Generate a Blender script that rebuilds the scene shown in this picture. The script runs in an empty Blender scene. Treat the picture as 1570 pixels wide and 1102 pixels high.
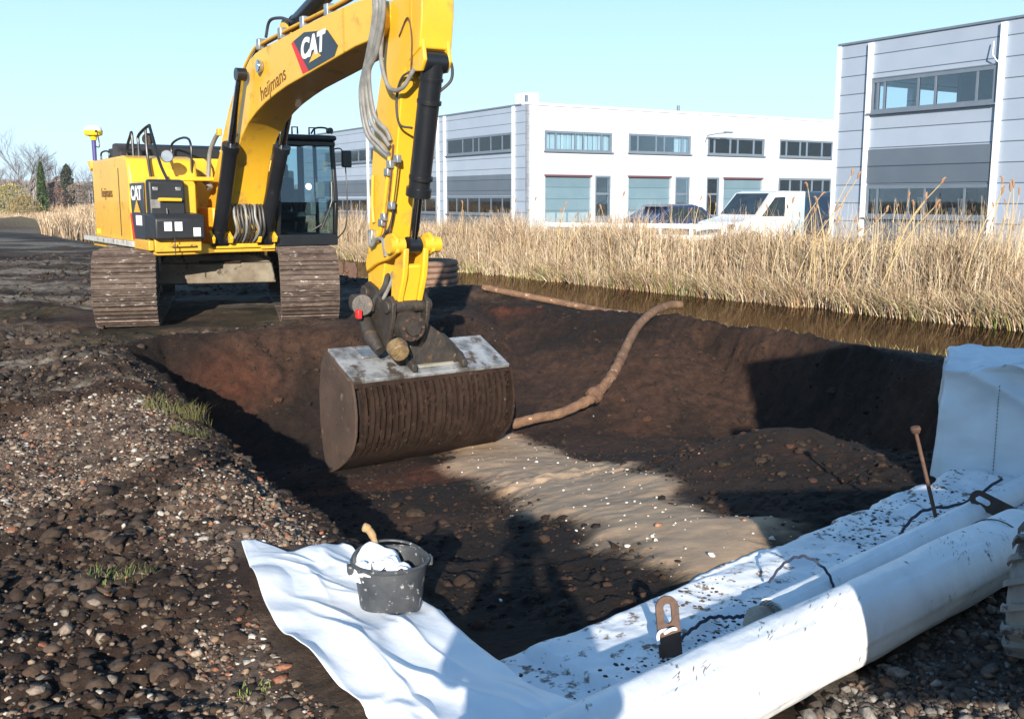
import bpy, bmesh, math, random
import numpy as np
from mathutils import Vector, Matrix
R = math.radians
sc = bpy.context.scene
COL = sc.collection
rng = np.random.default_rng(7)
random.seed(7)

# ------------------------------------------------------------------ camera, sky, sun, exposure
cam = bpy.data.cameras.new("camera"); camo = bpy.data.objects.new("camera", cam); COL.objects.link(camo)
cam.sensor_width = 36; cam.lens = 36*1550/1570; cam.clip_end = 2000; cam.clip_start = 0.05
camo.location = (0, 0, 1.75); camo.rotation_euler = (R(90-9.02), 0, 0)
sc.camera = camo
EL = 17.8
w = bpy.data.worlds.new("World"); sc.world = w; w.use_nodes = True
nt = w.node_tree; bg = nt.nodes['Background']
sky = nt.nodes.new('ShaderNodeTexSky'); sky.sky_type = 'NISHITA'; sky.sun_disc = False
sky.sun_elevation = R(EL); sky.sun_rotation = R(180)
sky.air_density = 1.0; sky.dust_density = 0.6; sky.ozone_density = 1.3
# clear winter sky: the physical sky, evened out toward the horizon by a pale blue veil of air
tc = nt.nodes.new('ShaderNodeTexCoord'); sx = nt.nodes.new('ShaderNodeSeparateXYZ'); nt.links.new(tc.outputs['Generated'], sx.inputs[0])
rp = nt.nodes.new('ShaderNodeValToRGB'); nt.links.new(sx.outputs[2], rp.inputs[0]); e_ = rp.color_ramp.elements
e_[0].position = 0.0; e_[0].color = (7.4, 10.0, 12.0, 1); e_[1].position = 1.0; e_[1].color = (.8, 2.0, 4.6, 1)
for p_, c_ in ((.12,(6.0,9.2,12.0,1)),(.3,(3.4,6.8,10.6,1)),(.5,(1.8,4.0,6.9,1))):
    q_ = e_.new(p_); q_.color = c_
mxs = nt.nodes.new('ShaderNodeMix'); mxs.data_type = 'RGBA'; mxs.inputs[0].default_value = .8
nt.links.new(sky.outputs[0], mxs.inputs[6]); nt.links.new(rp.outputs[0], mxs.inputs[7]); nt.links.new(mxs.outputs[2], bg.inputs[0]); bg.inputs[1].default_value = 0.065
sl = bpy.data.lights.new("sun", 'SUN'); sl.energy = 5.0; sl.angle = R(0.5); sl.color = (1, 0.93, 0.82)
so = bpy.data.objects.new("sun", sl); COL.objects.link(so); so.rotation_euler = (R(90-EL), 0, R(-0.6)); so.location = (0, -10, 10)
sc.view_settings.view_transform = 'Standard'; sc.view_settings.look = 'None'
sc.view_settings.exposure = 0.88; sc.view_settings.gamma = 1.0

# ------------------------------------------------------------------ helpers
def tag(o, label=None, cat=None, group=None, kind=None):
    if label: o['label'] = label
    if cat: o['category'] = cat
    if group: o['group'] = group
    if kind: o['kind'] = kind
    return o
def empty(name, loc=(0,0,0), rz=0, label=None, cat=None, group=None):
    o = bpy.data.objects.new(name, None); COL.objects.link(o); o.location = loc; o.rotation_euler = (0, 0, rz)
    o.empty_display_size = 0.1
    return tag(o, label, cat, group)
def link_mesh(name, me, mat, parent=None):
    o = bpy.data.objects.new(name, me); COL.objects.link(o)
    if mat: me.materials.append(mat)
    if parent: o.parent = parent
    return o
def np_mesh(name, V, F, mat, parent=None, smooth=False, col=None):
    """V (n,3) ; F (m,k) equal-sided faces"""
    me = bpy.data.meshes.new(name); V = np.asarray(V, np.float32); F = np.asarray(F, np.int32)
    k = F.shape[1]; me.vertices.add(len(V)); me.vertices.foreach_set('co', V.ravel())
    me.loops.add(F.size); me.loops.foreach_set('vertex_index', F.ravel())
    me.polygons.add(len(F)); me.polygons.foreach_set('loop_start', np.arange(0, F.size, k, dtype=np.int32))
    if smooth: me.polygons.foreach_set('use_smooth', np.ones(len(F), bool))
    me.update(calc_edges=True)
    if col is not None:
        for nm, c in col.items():
            a = me.color_attributes.new(nm, 'FLOAT_COLOR', 'POINT')
            cc = np.ones((len(V), 4), np.float32); cc[:, :c.shape[1]] = c
            a.data.foreach_set('color', cc.ravel())
    return link_mesh(name, me, mat, parent)
class MB:
    def __init__(s, M=None): s.v = []; s.f = []; s.M = M
    def add(s, vs, fs, M=None):
        n = len(s.v); M = M if M is not None else s.M
        for p in vs:
            p = Vector(p); s.v.append(M @ p if M is not None else p)
        for f in fs: s.f.append([i+n for i in f])
        return s
    def box(s, x0, x1, y0, y1, z0, z1, M=None):
        v = [(x,y,z) for z in (z0,z1) for y in (y0,y1) for x in (x0,x1)]
        return s.add(v, [(0,2,3,1),(4,5,7,6),(0,1,5,4),(2,6,7,3),(0,4,6,2),(1,3,7,5)], M)
    def bar(s, a, b, wd, th, up=(0,0,1), M=None):
        a = Vector(a); b = Vector(b); d = (b-a).normalized(); u = Vector(up)
        sd = d.cross(u); sd = sd.normalized() if sd.length > 1e-4 else Vector((1,0,0)); u = sd.cross(d)
        v = [p + sd*i*wd/2 + u*j*th/2 for p in (a,b) for j in (-1,1) for i in (-1,1)]
        return s.add(v, [(0,2,3,1),(4,5,7,6),(0,1,5,4),(2,6,7,3),(0,4,6,2),(1,3,7,5)], M)
    def prism(s, poly, lo, hi, ax='y', M=None):
        n = len(poly)
        def P(a, b, t): return {'y':(a,t,b), 'x':(t,a,b), 'z':(a,b,t)}[ax]
        v = [P(a,b,lo) for a,b in poly] + [P(a,b,hi) for a,b in poly]
        f = [list(range(n)), list(range(2*n-1, n-1, -1))] + [(i, i+n, (i+1)%n+n, (i+1)%n) for i in range(n)]
        return s.add(v, f, M)
    def cyl(s, a, b, r0, r1=None, seg=16, cap=True, M=None):
        return s.tube([a, b], [r0, r0 if r1 is None else r1], seg, cap, M)
    def tube(s, pts, r, seg=8, cap=True, M=None):
        pts = [Vector(p) for p in pts]; n = len(pts)
        rr = r if isinstance(r, (list, tuple)) else [r]*n
        t0 = (pts[1]-pts[0]).normalized()
        nrm = t0.orthogonal().normalized(); v = []; prev = t0
        for i, p in enumerate(pts):
            t = (pts[min(i+1,n-1)] - pts[max(i-1,0)]).normalized()
            q = prev.rotation_difference(t); nrm = q @ nrm; nrm = (nrm - t*nrm.dot(t)).normalized(); prev = t
            bn = t.cross(nrm)
            for k in range(seg):
                a = 2*math.pi*k/seg; v.append(p + (nrm*math.cos(a) + bn*math.sin(a))*rr[i])
        f = [(i*seg+k, i*seg+(k+1)%seg, (i+1)*seg+(k+1)%seg, (i+1)*seg+k) for i in range(n-1) for k in range(seg)]
        if cap: f += [list(range(seg-1,-1,-1)), list(range((n-1)*seg, n*seg))]
        return s.add(v, f, M)
    def lathe(s, prof, c=(0,0,0), seg=32, M=None):
        v = [(c[0]+r*math.cos(2*math.pi*k/seg), c[1]+r*math.sin(2*math.pi*k/seg), c[2]+z) for r,z in prof for k in range(seg)]
        f = [(i*seg+k, i*seg+(k+1)%seg, (i+1)*seg+(k+1)%seg, (i+1)*seg+k) for i in range(len(prof)-1) for k in range(seg)]
        return s.add(v, f, M)
    def build(s, name, mat, parent=None, bevel=0, smooth=True, ang=35, seg=2):
        me = bpy.data.meshes.new(name); me.from_pydata(s.v, [], s.f); me.validate()
        bm = bmesh.new(); bm.from_mesh(me); bmesh.ops.recalc_face_normals(bm, faces=bm.faces); bm.to_mesh(me); bm.free()
        if smooth:
            me.shade_smooth(); me.set_sharp_from_angle(angle=R(ang))
        o = link_mesh(name, me, mat, parent)
        if bevel:
            m = o.modifiers.new('bevel', 'BEVEL'); m.width = bevel; m.segments = seg; m.limit_method = 'ANGLE'; m.angle_limit = R(40)
        return o
def catmull(pts, n=8):
    P = [Vector(p) for p in pts]; P = [P[0]*2-P[1]] + P + [P[-1]*2-P[-2]]; out = []
    for i in range(1, len(P)-2):
        a,b,c,d = P[i-1:i+3]
        for k in range(n):
            t = k/n; out.append(0.5*((2*b)+(c-a)*t+(2*a-5*b+4*c-d)*t*t+(3*b-a-3*c+d)*t**3))
    out.append(P[-2]); return out
def text_mesh(name, txt, size, mat, M, parent, shear=0.0, extr=0.002, xs=1.0, bold=0.0):
    cu = bpy.data.curves.new(name, 'FONT'); cu.body = txt; cu.size = size; cu.extrude = extr; cu.shear = shear
    cu.offset = bold; cu.align_x = 'CENTER'; cu.align_y = 'CENTER'
    o = bpy.data.objects.new('tmp', cu); COL.objects.link(o); bpy.context.view_layer.update()
    me = bpy.data.meshes.new_from_object(o.evaluated_get(bpy.context.evaluated_depsgraph_get()))
    bpy.data.objects.remove(o); me.name = name
    me.transform(M @ Matrix.Diagonal((xs,1,1,1))); me.materials.clear()
    return link_mesh(name, me, mat, parent)
def side_M(x, y, z, rot=0, flip=False):
    """text lying on a plane facing -y (reading toward +x, tilted by rot)"""
    return Matrix.Translation((x,y,z)) @ Matrix.Rotation(-rot, 4, 'Y') @ Matrix.Rotation(R(90), 4, 'X')

# ------------------------------------------------------------------ materials
def mat(name, c1, c2=None, rough=0.6, metal=0.0, scale=3.0, detail=6, bump=0.0, bscale=40, spots=None, sscale=12, sthr=0.6, ssoft=.05,
        coords='Object', stretch=None, contrast=(0.35,0.65), rand=False, spec=0.5, coat=0, r2=None):
    m = bpy.data.materials.new(name); m.use_nodes = True; t = m.node_tree; N = t.nodes; L = t.links
    b = N['Principled BSDF']; b.inputs['Roughness'].default_value = rough; b.inputs['Metallic'].default_value = metal
    b.inputs['Specular IOR Level'].default_value = spec; b.inputs['Coat Weight'].default_value = coat
    tc = N.new('ShaderNodeTexCoord'); vec = tc.outputs[coords]
    if stretch:
        mp = N.new('ShaderNodeMapping'); mp.inputs['Scale'].default_value = stretch; L.new(vec, mp.inputs[0]); vec = mp.outputs[0]
    c2 = c2 or tuple(x*.8 for x in c1)
    n1 = N.new('ShaderNodeTexNoise'); n1.inputs['Scale'].default_value = scale; n1.inputs['Detail'].default_value = detail; n1.inputs['Roughness'].default_value = .6; L.new(vec, n1.inputs['Vector'])
    mr = N.new('ShaderNodeMapRange'); mr.inputs[1].default_value = contrast[0]; mr.inputs[2].default_value = contrast[1]; L.new(n1.outputs[0], mr.inputs[0])
    mx = N.new('ShaderNodeMix'); mx.data_type = 'RGBA'; mx.inputs[6].default_value = (*c1,1); mx.inputs[7].default_value = (*c2,1); L.new(mr.outputs[0], mx.inputs[0])
    out = mx.outputs[2]
    if rand:
        g = N.new('ShaderNodeNewGeometry'); hs = N.new('ShaderNodeHueSaturation'); m2 = N.new('ShaderNodeMapRange')
        m2.inputs[3].default_value = .55; m2.inputs[4].default_value = 1.45; L.new(g.outputs['Random Per Island'], m2.inputs[0]); L.new(m2.outputs[0], hs.inputs['Value']); L.new(out, hs.inputs['Color']); out = hs.outputs[0]
    if spots:
        n2 = N.new('ShaderNodeTexNoise'); n2.inputs['Scale'].default_value = sscale; n2.inputs['Detail'].default_value = 8; n2.inputs['Roughness'].default_value = .65; L.new(vec, n2.inputs['Vector'])
        m3 = N.new('ShaderNodeMapRange'); m3.inputs[1].default_value = sthr; m3.inputs[2].default_value = sthr+ssoft; L.new(n2.outputs[0], m3.inputs[0])
        m4 = N.new('ShaderNodeMix'); m4.data_type = 'RGBA'; L.new(m3.outputs[0], m4.inputs[0]); L.new(out, m4.inputs[6]); m4.inputs[7].default_value = (*spots,1); out = m4.outputs[2]
        if r2 is not None:
            m5 = N.new('ShaderNodeMapRange'); m5.inputs[3].default_value = rough; m5.inputs[4].default_value = r2; L.new(m3.outputs[0], m5.inputs[0]); L.new(m5.outputs[0], b.inputs['Roughness'])
    L.new(out, b.inputs['Base Color'])
    if bump:
        n3 = N.new('ShaderNodeTexNoise'); n3.inputs['Scale'].default_value = bscale; n3.inputs['Detail'].default_value = 8; L.new(vec, n3.inputs['Vector'])
        bp = N.new('ShaderNodeBump'); bp.inputs['Strength'].default_value = bump; bp.inputs['Distance'].default_value = .02; L.new(n3.outputs[0], bp.inputs['Height']); L.new(bp.outputs[0], b.inputs['Normal'])
    return m
YEL = mat('yellow_paint', (.72,.405,.022), (.64,.345,.02), .42, scale=1.2, spots=(.26,.15,.055), sscale=3.5, sthr=.57, ssoft=.2, r2=.9, bump=.04, bscale=25, coat=.2)
YELD = mat('worn_yellow_paint', (.66,.37,.025), (.55,.29,.03), .5, scale=2, spots=(.06,.035,.02), sscale=7, sthr=.6, ssoft=.1, r2=.9, bump=.1)
BLK = mat('black_paint', (.006,.0065,.008), (.013,.013,.014), .4, scale=3, spots=(.06,.045,.035), sscale=10, sthr=.63, ssoft=.15, bump=.05)
PANEL = mat('charcoal_plastic', (.009,.0105,.013), (.016,.017,.02), .5, scale=2, bump=.05, spots=(.08,.06,.045), sscale=6, sthr=.66, ssoft=.15)
CYL = mat('dark_cylinder_paint', (.007,.008,.010), (.012,.013,.016), .32, scale=2, spots=(.06,.05,.04), sscale=5, sthr=.64, ssoft=.2)
CHR = mat('chrome_rod', (.6,.6,.62), (.45,.45,.47), .16, 1.0, scale=6)
HOSE = mat('grey_hydraulic_hose', (.22,.215,.2), (.13,.125,.12), .5, scale=9)
BHOSE = mat('black_rubber_hose', (.02,.02,.02), (.05,.045,.04), .5, scale=9)
STEEL = mat('galvanised_fitting', (.5,.5,.5), (.3,.3,.3), .4, .8, scale=12)
WHITEP = mat('white_sticker', (.75,.75,.75), (.65,.65,.66), .5)
REDP = mat('red_sticker', (.6,.02,.02), (.5,.02,.02), .5)
DECALB = mat('dark_decal', (.012,.014,.022), (.018,.02,.028), .35)
TXT = mat('brown_lettering', (.1,.045,.01), (.16,.07,.015), .6, scale=20)
SKIRT = mat('worn_grey_platform_edge', (.5,.49,.46), (.33,.31,.27), .6, scale=6, spots=(.1,.07,.05), sscale=8, sthr=.58)
GLASST = None
def glass(name, tint=(.55,.68,.72), refl=.12):
    m = bpy.data.materials.new(name); m.use_nodes = True; t = m.node_tree; N = t.nodes; L = t.links
    N.remove(N['Principled BSDF']); o = N['Material Output']
    a = N.new('ShaderNodeBsdfTransparent'); a.inputs[0].default_value = (*tint,1)
    g = N.new('ShaderNodeBsdfGlossy'); g.inputs[0].default_value = (.95,.97,1,1); g.inputs['Roughness'].default_value = .02
    fr = N.new('ShaderNodeFresnel'); fr.inputs[0].default_value = 1.5
    ad = N.new('ShaderNodeMath'); ad.operation = 'ADD'; ad.inputs[1].default_value = refl; L.new(fr.outputs[0], ad.inputs[0])
    x = N.new('ShaderNodeMixShader'); L.new(ad.outputs[0], x.inputs[0]); L.new(a.outputs[0], x.inputs[1]); L.new(g.outputs[0], x.inputs[2]); L.new(x.outputs[0], o.inputs[0])
    return m
CABG = glass('cab_glass', (.5,.64,.68), .06)
WING = glass('window_glass', (.78,.86,.9), .03)
TRK = mat('muddy_track_steel', (.055,.035,.027), (.12,.085,.065), .75, .1, rand=True, scale=5, stretch=(1,1,3), spots=(.40,.36,.33), sscale=7, sthr=.60, ssoft=.08, bump=1.0, bscale=16, r2=.45)
MUDY = mat('mud_caked_frame', (.21,.18,.13), (.12,.09,.06), .8, scale=4, spots=(.05,.035,.025), sscale=5, sthr=.58, bump=.5, bscale=18)
DARKM = mat('greasy_dark_steel', (.035,.03,.026), (.07,.055,.045), .55, .4, scale=6, spots=(.12,.07,.035), sscale=8, sthr=.6, bump=.5, bscale=20)
SILV = mat('scraped_bucket_plate', (.42,.42,.42), (.15,.145,.14), .45, .4, scale=4, contrast=(.4,.6), spots=(.07,.05,.038), sscale=5, sthr=.54, ssoft=.08, bump=.3, bscale=25, r2=.9)
MUDB = mat('mud_covered_steel', (.020,.0115,.008), (.038,.022,.015), .9, scale=6, spots=(.10,.075,.06), sscale=11, sthr=.64, ssoft=.06, bump=1.0, bscale=26, spec=.15)
MUDS = mat('mud_smeared_side',(.070,.042,.029),(.04,.024,.016),.9,scale=3,bump=.6,spots=(.12,.085,.06),sscale=7,sthr=.6)
RUST = mat('rusty_steel', (.085,.045,.03), (.13,.07,.045), .75, .3, scale=8, spots=(.06,.03,.02), sscale=10, sthr=.58, bump=.3)
SHEET = mat('white_geomembrane', (.84,.85,.86), (.78,.79,.81), .38, scale=1.5, spots=(.30,.23,.18), sscale=15, sthr=.70, ssoft=.02, bump=.25, bscale=9, r2=.8)
SHEETD = mat('dirty_white_geomembrane', (.78,.80,.82), (.66,.67,.69), .45, scale=3, spots=(.20,.145,.11), sscale=13, sthr=.55, ssoft=.07, bump=.5, bscale=10, r2=.9)
ROLLM = mat('rolled_white_geomembrane', (.82,.83,.84), (.70,.71,.73), .42, scale=2.5, spots=(.20,.15,.12), sscale=9, sthr=.625, ssoft=.06, bump=.5, bscale=7, stretch=(2.2,.8,1), r2=.8)
PAIL = mat('grey_rubber_bucket', (.032,.036,.042), (.06,.062,.065), .5, scale=9, spots=(.30,.29,.27), sscale=34, sthr=.60, ssoft=.04, bump=.15, r2=.9)
WOOD = mat('worn_wood', (.42,.27,.13), (.3,.18,.08), .6, scale=20, stretch=(1,1,.2))
PAPER = mat('white_offcut', (.85,.86,.87), (.8,.81,.83), .5)
HOSEB = mat('muddy_coir_drain_pipe', (.19,.105,.055), (.10,.05,.03), .85, scale=6, spots=(.4,.26,.17), sscale=9, sthr=.6, bump=1.0, bscale=30)
ROPE = mat('dark_rope', (.02,.03,.06), (.035,.035,.05), .8, scale=40, bump=.5)
CONC = mat('rubble_block', (.3,.25,.2), (.42,.35,.28), .85, scale=20, bump=.6)

# ------------------------------------------------------------------ ground
def h2(ix, iy, s):
    n = (ix.astype(np.int64)*374761393 + iy.astype(np.int64)*668265263 + s*1442695041) & 0x7fffffff
    n = ((n ^ (n >> 13))*1274126177) & 0x7fffffff
    n = (n ^ (n >> 16)) & 0xffff
    return n/65535.0
def vn(x, y, s=0):
    ix = np.floor(x); iy = np.floor(y); fx = x-ix; fy = y-iy; fx = fx*fx*fx*(fx*(fx*6-15)+10); fy = fy*fy*fy*(fy*(fy*6-15)+10)
    a = h2(ix,iy,s); b = h2(ix+1,iy,s); c = h2(ix,iy+1,s); d = h2(ix+1,iy+1,s)
    return (a*(1-fx)+b*fx)*(1-fy) + (c*(1-fx)+d*fx)*fy
def fbm(x, y, f, o=4, s=0, g=.5):
    t = 0; A = 1; n = 0
    for i in range(o):
        a = 0.6+i*1.1; xr = x*math.cos(a)-y*math.sin(a); yr = x*math.sin(a)+y*math.cos(a)
        t = t + A*(vn(xr*f+i*17.3, yr*f-i*9.1, s+i)*2-1); n += A; A *= g; f *= 2.03
    return t/n
def billow(x, y, f, o=3, s=0): # rounded clods
    t = 0; A = 1; n = 0
    for i in range(o):
        a = 1.1+i*.9; xr = x*math.cos(a)-y*math.sin(a); yr = x*math.sin(a)+y*math.cos(a)
        t = t + A*(1-np.abs(vn(xr*f+i*5.3, yr*f-i*7.1, s+i)*2-1)*2); n += A; A *= .55; f *= 2.1
    return t/n
def sstep(a, b, x):
    t = np.clip((x-a)/(b-a), 0, 1); return t*t*(3-2*t)
PIT = np.array([(0,3.55),(-.87,5.05),(-1.43,6.08),(-2.47,7.77),(-3.67,10.2),(-4.7,12.0),(-4.5,12.9),(-2.35,13.5),(-.95,15.0),(-.5,16.9),(2.5,15.1),(3.87,12.9),(4.55,10.6),(5.1,8.7),(2.69,6.25),(1.34,4.91)])
SLO = [3.5,3.5,3.5,3.0,2.5,2.0,1.25,1.1,.75,.55,1.9,1.9,2.2,1.3,.28,.30]
def pit_d(x, y):
    """signed distance (positive inside) and local wall slope"""
    n = len(PIT); inside = np.zeros(x.shape, bool); dm = np.full(x.shape, 1e9); S = np.full(x.shape, 1e9)
    for i in range(n):
        a = PIT[i]; b = PIT[(i+1)%n]; e = b-a; t = np.clip(((x-a[0])*e[0]+(y-a[1])*e[1])/(e@e), 0, 1)
        d = np.hypot(x-a[0]-e[0]*t, y-a[1]-e[1]*t); dm = np.minimum(dm, d)
        S = np.minimum(S, (d+.02)*SLO[i])
        c = ((a[1] > y) != (b[1] > y)) & (x < (b[0]-a[0])*(y-a[1])/((b[1]-a[1]) if b[1] != a[1] else 1e-9)+a[0]); inside ^= c
    return np.where(inside, dm, -dm), S/(dm+.02)
def liner_d(x, y): # distance outward (to the camera's right) from the liner edge of the pit, and along it
    ux, uy = .7265, .6872
    return x*uy-(y-3.55)*ux, x*ux+(y-3.55)*uy
def pm(x, y, poly, a=-.15, b=.15, jit=1):
    """soft mask of a polygon"""
    out = np.zeros(x.shape); P = np.array(poly); k = (x > P[:,0].min()-1) & (x < P[:,0].max()+1) & (y > P[:,1].min()-1) & (y < P[:,1].max()+1)
    if not k.any(): return out
    xs = x[k]; ys = y[k]; ins = np.zeros(xs.shape, bool); dm = np.full(xs.shape, 1e9); n = len(P)
    for i in range(n):
        p = P[i]; q = P[(i+1)%n]; e = q-p; t = np.clip(((xs-p[0])*e[0]+(ys-p[1])*e[1])/(e@e), 0, 1)
        dm = np.minimum(dm, np.hypot(xs-p[0]-e[0]*t, ys-p[1]-e[1]*t))
        ins ^= ((p[1] > ys) != (q[1] > ys)) & (xs < (q[0]-p[0])*(ys-p[1])/((q[1]-p[1]) if q[1] != p[1] else 1e-9)+p[0])
    out[k] = sstep(a, b, np.where(ins, dm, -dm) + jit*(.2*fbm(xs, ys, 1.6, 4, 41)+.05*fbm(xs, ys, 9, 3, 43))); return out
SANDP = [(-.87,11.2),(-.67,11.9),(-.04,12.2),(.5,11.3),(.9,9.4),(1.06,7.05),(1.12,6.2),(1.25,5.6),(1.55,5.4),(1.55,5.2),(1.33,4.75),(.85,4.4),(.6,5.05),(.44,5.64),(.2,6.5),(-.14,8.1),(-.58,10.2)]
SHP = [(-1.35,4.75),(-1.12,4.70),(-.9,4.98),(-.70,4.8),(-.40,4.3),(-.18,3.9),(.0,3.6),(.35,3.2),(1.0,2.2),(-.1,1.9),(-.52,3.1),(-.85,3.6),(-1.15,4.2)]
G1 = [(-4.5,5.6),(-4.2,7.4),(-3.7,8.2),(-3.1,8.3),(-2.5,7.7),(-2.1,6.7),(-2.32,5.97),(-2.5,5.6),(-2.6,4.9),(-3.5,4.8)]
G2 = [(-2.0,5.45),(-1.6,6.3),(-.95,5.2),(-.86,4.95),(-1.18,4.56),(-1.77,4.74)]
G3 = [(-1.24,3.74),(-.95,4.0),(-.4,3.1),(-.5,2.5),(-.9,2.5)]
G4 = [(-8.5,15),(-6.4,14.2),(-4.9,10.6),(-4.6,8.9),(-6.5,8.6)]
def masks(x, y):
    d, s = pit_d(x, y)
    lo, la = liner_d(x, y)
    sand = pm(x, y, SANDP, -.12, .2)
    left = sstep(.0,.25,-d)*(lo < 0)*(x < 0)
    rub = left*np.maximum.reduce([pm(x,y,G1), pm(x,y,G2), pm(x,y,G3)*.8, pm(x,y,G4)*.7, .12*sstep(.05,.4,fbm(x,y,1.1,4,12))*(y < 9)])
    grav = sstep(.55,.7,lo)*(y < 9)*(x > .3)*sstep(0,.3,-d)
    return d, s, sand, rub, grav
def H(x, y, full=True):
    x = np.asarray(x, float); y = np.asarray(y, float)
    d, s, sand, rub, grav = masks(x, y)
    lo, la = liner_d(x, y)
    near = sstep(.0,.6,-lo)
    dn = d + (.13*fbm(x,y,1.3,4,3) + .05*fbm(x,y,6,3,5))*sstep(-.2,.1,-lo)*sstep(4.0,4.8,y)
    depth = 1.38 + .12*fbm(x,y,.5,3,9)
    prof = np.clip(dn*s, 0, None)
    z = -depth*(1-np.exp(-(prof/depth)**1.6*1.35))
    # ledge / slumps on the far wall
    inp = sstep(.15,1.2,d)
    z = z + inp*(.20*np.exp(-(((x-.6)/1.4)**2+((y-13.4)/1.2)**2)))
    z = z + .05*sand + inp*.26*np.exp(-(((x-1.95)/.75)**2+((y-7.6)/.8)**2))
    # far ground, ditch
    sdt = x*.807+y*.59; al = -x*.59+y*.807
    wob = .25*fbm(al*.3, al*0, 1, 3, 21)
    sdt = sdt+wob
    bank = -.56*np.clip((sdt-10.3)/3.6,0,1) - .5*sstep(13.9,14.9,sdt) + 1.16*sstep(17.3,19.2,sdt)
    z = z + np.where(d > 0, 0, bank)*(y > 6)
    out = sstep(0,.3,-d)
    # spoil berm behind the bucket
    z = z + out*.28*np.exp(-(((x+.9)/1.5)**2+((y-17.6)/.8)**2))
    z = z + 1.25*np.exp(-(((x+30)/4.5)**2+((y-66)/4)**2))*(1+.25*fbm(x,y,.5,3,2)) + .9*np.exp(-(((x+24.5)/2.6)**2+((y-62)/3)**2))
    # left bank: rut and rubble heaps
    lf = out*(x < 0)*(lo < 0)
    z = z + lf*(.10*fbm(x,y,.8,3,31) + .08*np.exp(-((d+.5)/.35)**2)*sstep(13,9,y))
    # keep the digger's stand flat
    st = sstep(2.6,2.1,np.hypot((x+4.7)/1.0,(y-16.2)/1.1))
    if full:
        a = sstep(60,8,y)
        cl = billow(x,y,3.2,4,51); fine = fbm(x,y,9,4,61)
        amp = .035 + .05*rub*0 + .045*lf*sstep(14,6,y)
        wall = sstep(-.1,.1,d)*sstep(1.5,.5,prof)
        smooth = sand*.97 + .45*sstep(.5,1.2,d)
        cl2 = billow(x,y,11,3,53)*sstep(-.4,.3,fbm(x,y,1.4,3,57))
        z = z + a*(1-st*.7)*(1-np.clip(smooth,0,.97))*((amp*cl*.55+.02*lf*cl2)*(1-.6*rub) + .012*cl2 + .02*fine + .012*fbm(x,y,24,2,71)) * np.where((lo>-.1)&(x>-.2)&(y<9)&(d<.1), .35, 1)*(1-.95*pm(x,y,SHP,-.4,-.12,0))*(1-.9*sstep(-.05,.1,lo)*sstep(1.3,1.1,lo)*sstep(-1.2,-.8,la)*sstep(5.5,5,la))
        near_l = lf*sstep(12,8,y)*(1-.55*rub)*(1-.95*pm(x,y,SHP,-.4,-.12,0))*(1-.9*sstep(-.05,.1,lo))
        z = z + near_l*(.040*billow(x,y,5.5,3,55)*sstep(-.3,.3,fbm(x,y,1.1,3,58)) + .022*billow(x,y,13,2,56) + .012*fbm(x,y,17,2,59))
        z = z - a*amp*.5*cl*(sdt > 9)*(sdt < 17)*(d < 0)*(y > 9)
        z = z + wall*(.06*billow(x,y,1.6,4,91)+.03*billow(x*1.8,y*.8,4.2,3,93))*(y>8)
        z = z + (y > 8)*out*(1-st)*(x < 2)*sstep(50,20,y)*(.07*billow(x*.8,y*1.1,1.3,5,77)+.03*billow(x,y,5,3,78)-.03)*sstep(-2,-3.4,x) + (y > 14)*out*.015*fbm(x,y*2,1.0,3,79)
    return z
def axis(segs):
    o = []
    for a, b, st in segs:
        n = max(1, int(round((b-a)/st))); o += list(a+(b-a)*np.arange(n)/n)
    o.append(segs[-1][1]); return np.array(o)
def grow(a, b, s0, k=1.12):
    o = []; p = a; s = s0
    while p < b: o.append(p); p += s; s *= k
    o.append(b); return o
gx = axis([(-15,-5.6,.08),(-5.6,-3.2,.035),(-3.2,2.6,.024),(2.6,5.4,.04)]); gx = np.concatenate([[-q for q in grow(15.08,600,.12)][::-1], gx, grow(5.45,600,.06)])
gy = axis([(1.9,8.5,.022),(8.5,18.5,.045),(18.5,32,.09)]); gy = np.concatenate([[4-q for q in grow(2.2,60,.1)][::-1], gy, grow(32.1,900,.12)])
X, Y = np.meshgrid(gx, gy); Z = H(X, Y)
nx, ny = len(gx), len(gy)
V = np.stack([X.ravel(), Y.ravel(), Z.ravel()], 1)
I = np.arange(nx*ny).reshape(ny, nx); F = np.stack([I[:-1,:-1].ravel(), I[:-1,1:].ravel(), I[1:,1:].ravel(), I[1:,:-1].ravel()], 1)
d, s_, sand, rub, grav = masks(X, Y); lo, la = liner_d(X, Y)
peat = np.array([.012,.0068,.0045]); peat2 = np.array([.036,.018,.011]); red = np.array([.068,.020,.009]); sandc = np.array([.44,.30,.19]); rubc = np.array([.13,.09,.065]); grey = np.array([.10,.085,.07]); grass = np.array([.055,.058,.022]); straw = np.array([.26,.2,.11]); pale = np.array([.22,.19,.15])
def mixc(c, k, a): return c*(1-a[...,None]) + k*a[...,None]
c = np.broadcast_to(peat, X.shape+(3,)).copy()
c = mixc(c, peat2, sstep(-.15,.5,fbm(X,Y,.9,5,101)))
c = mixc(c, np.array([.060,.037,.025]), sstep(-.2,.4,fbm(X,Y,2.2,5,103))*sstep(0,.3,-d)*(X < .5)*.8)
wall_r = sstep(0,.3,d)*sstep(.0,.5,fbm(X,Y,.5,3,111)+.1)*(Y>9.5)
c = mixc(c, red, wall_r*.7)
c = mixc(c, sandc, np.clip(sand*(.9+.12*fbm(X,Y,3,3,121)),0,1))
ribr = sstep(-.25,.35, fbm(X,Y,5,4,131))
c = mixc(c, rubc, rub*(.35+.5*ribr))
c = mixc(c, grey, grav*.8*sstep(-.3,.5,fbm(X,Y,4,3,141)+.2))
out = sstep(0,.4,-d)
lg = out*(X < -3.0)*(Y > 6)*sstep(.12,.4,fbm(X,Y*1.6,.5,4,151))
c = mixc(c, grass, lg*.2)
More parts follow.
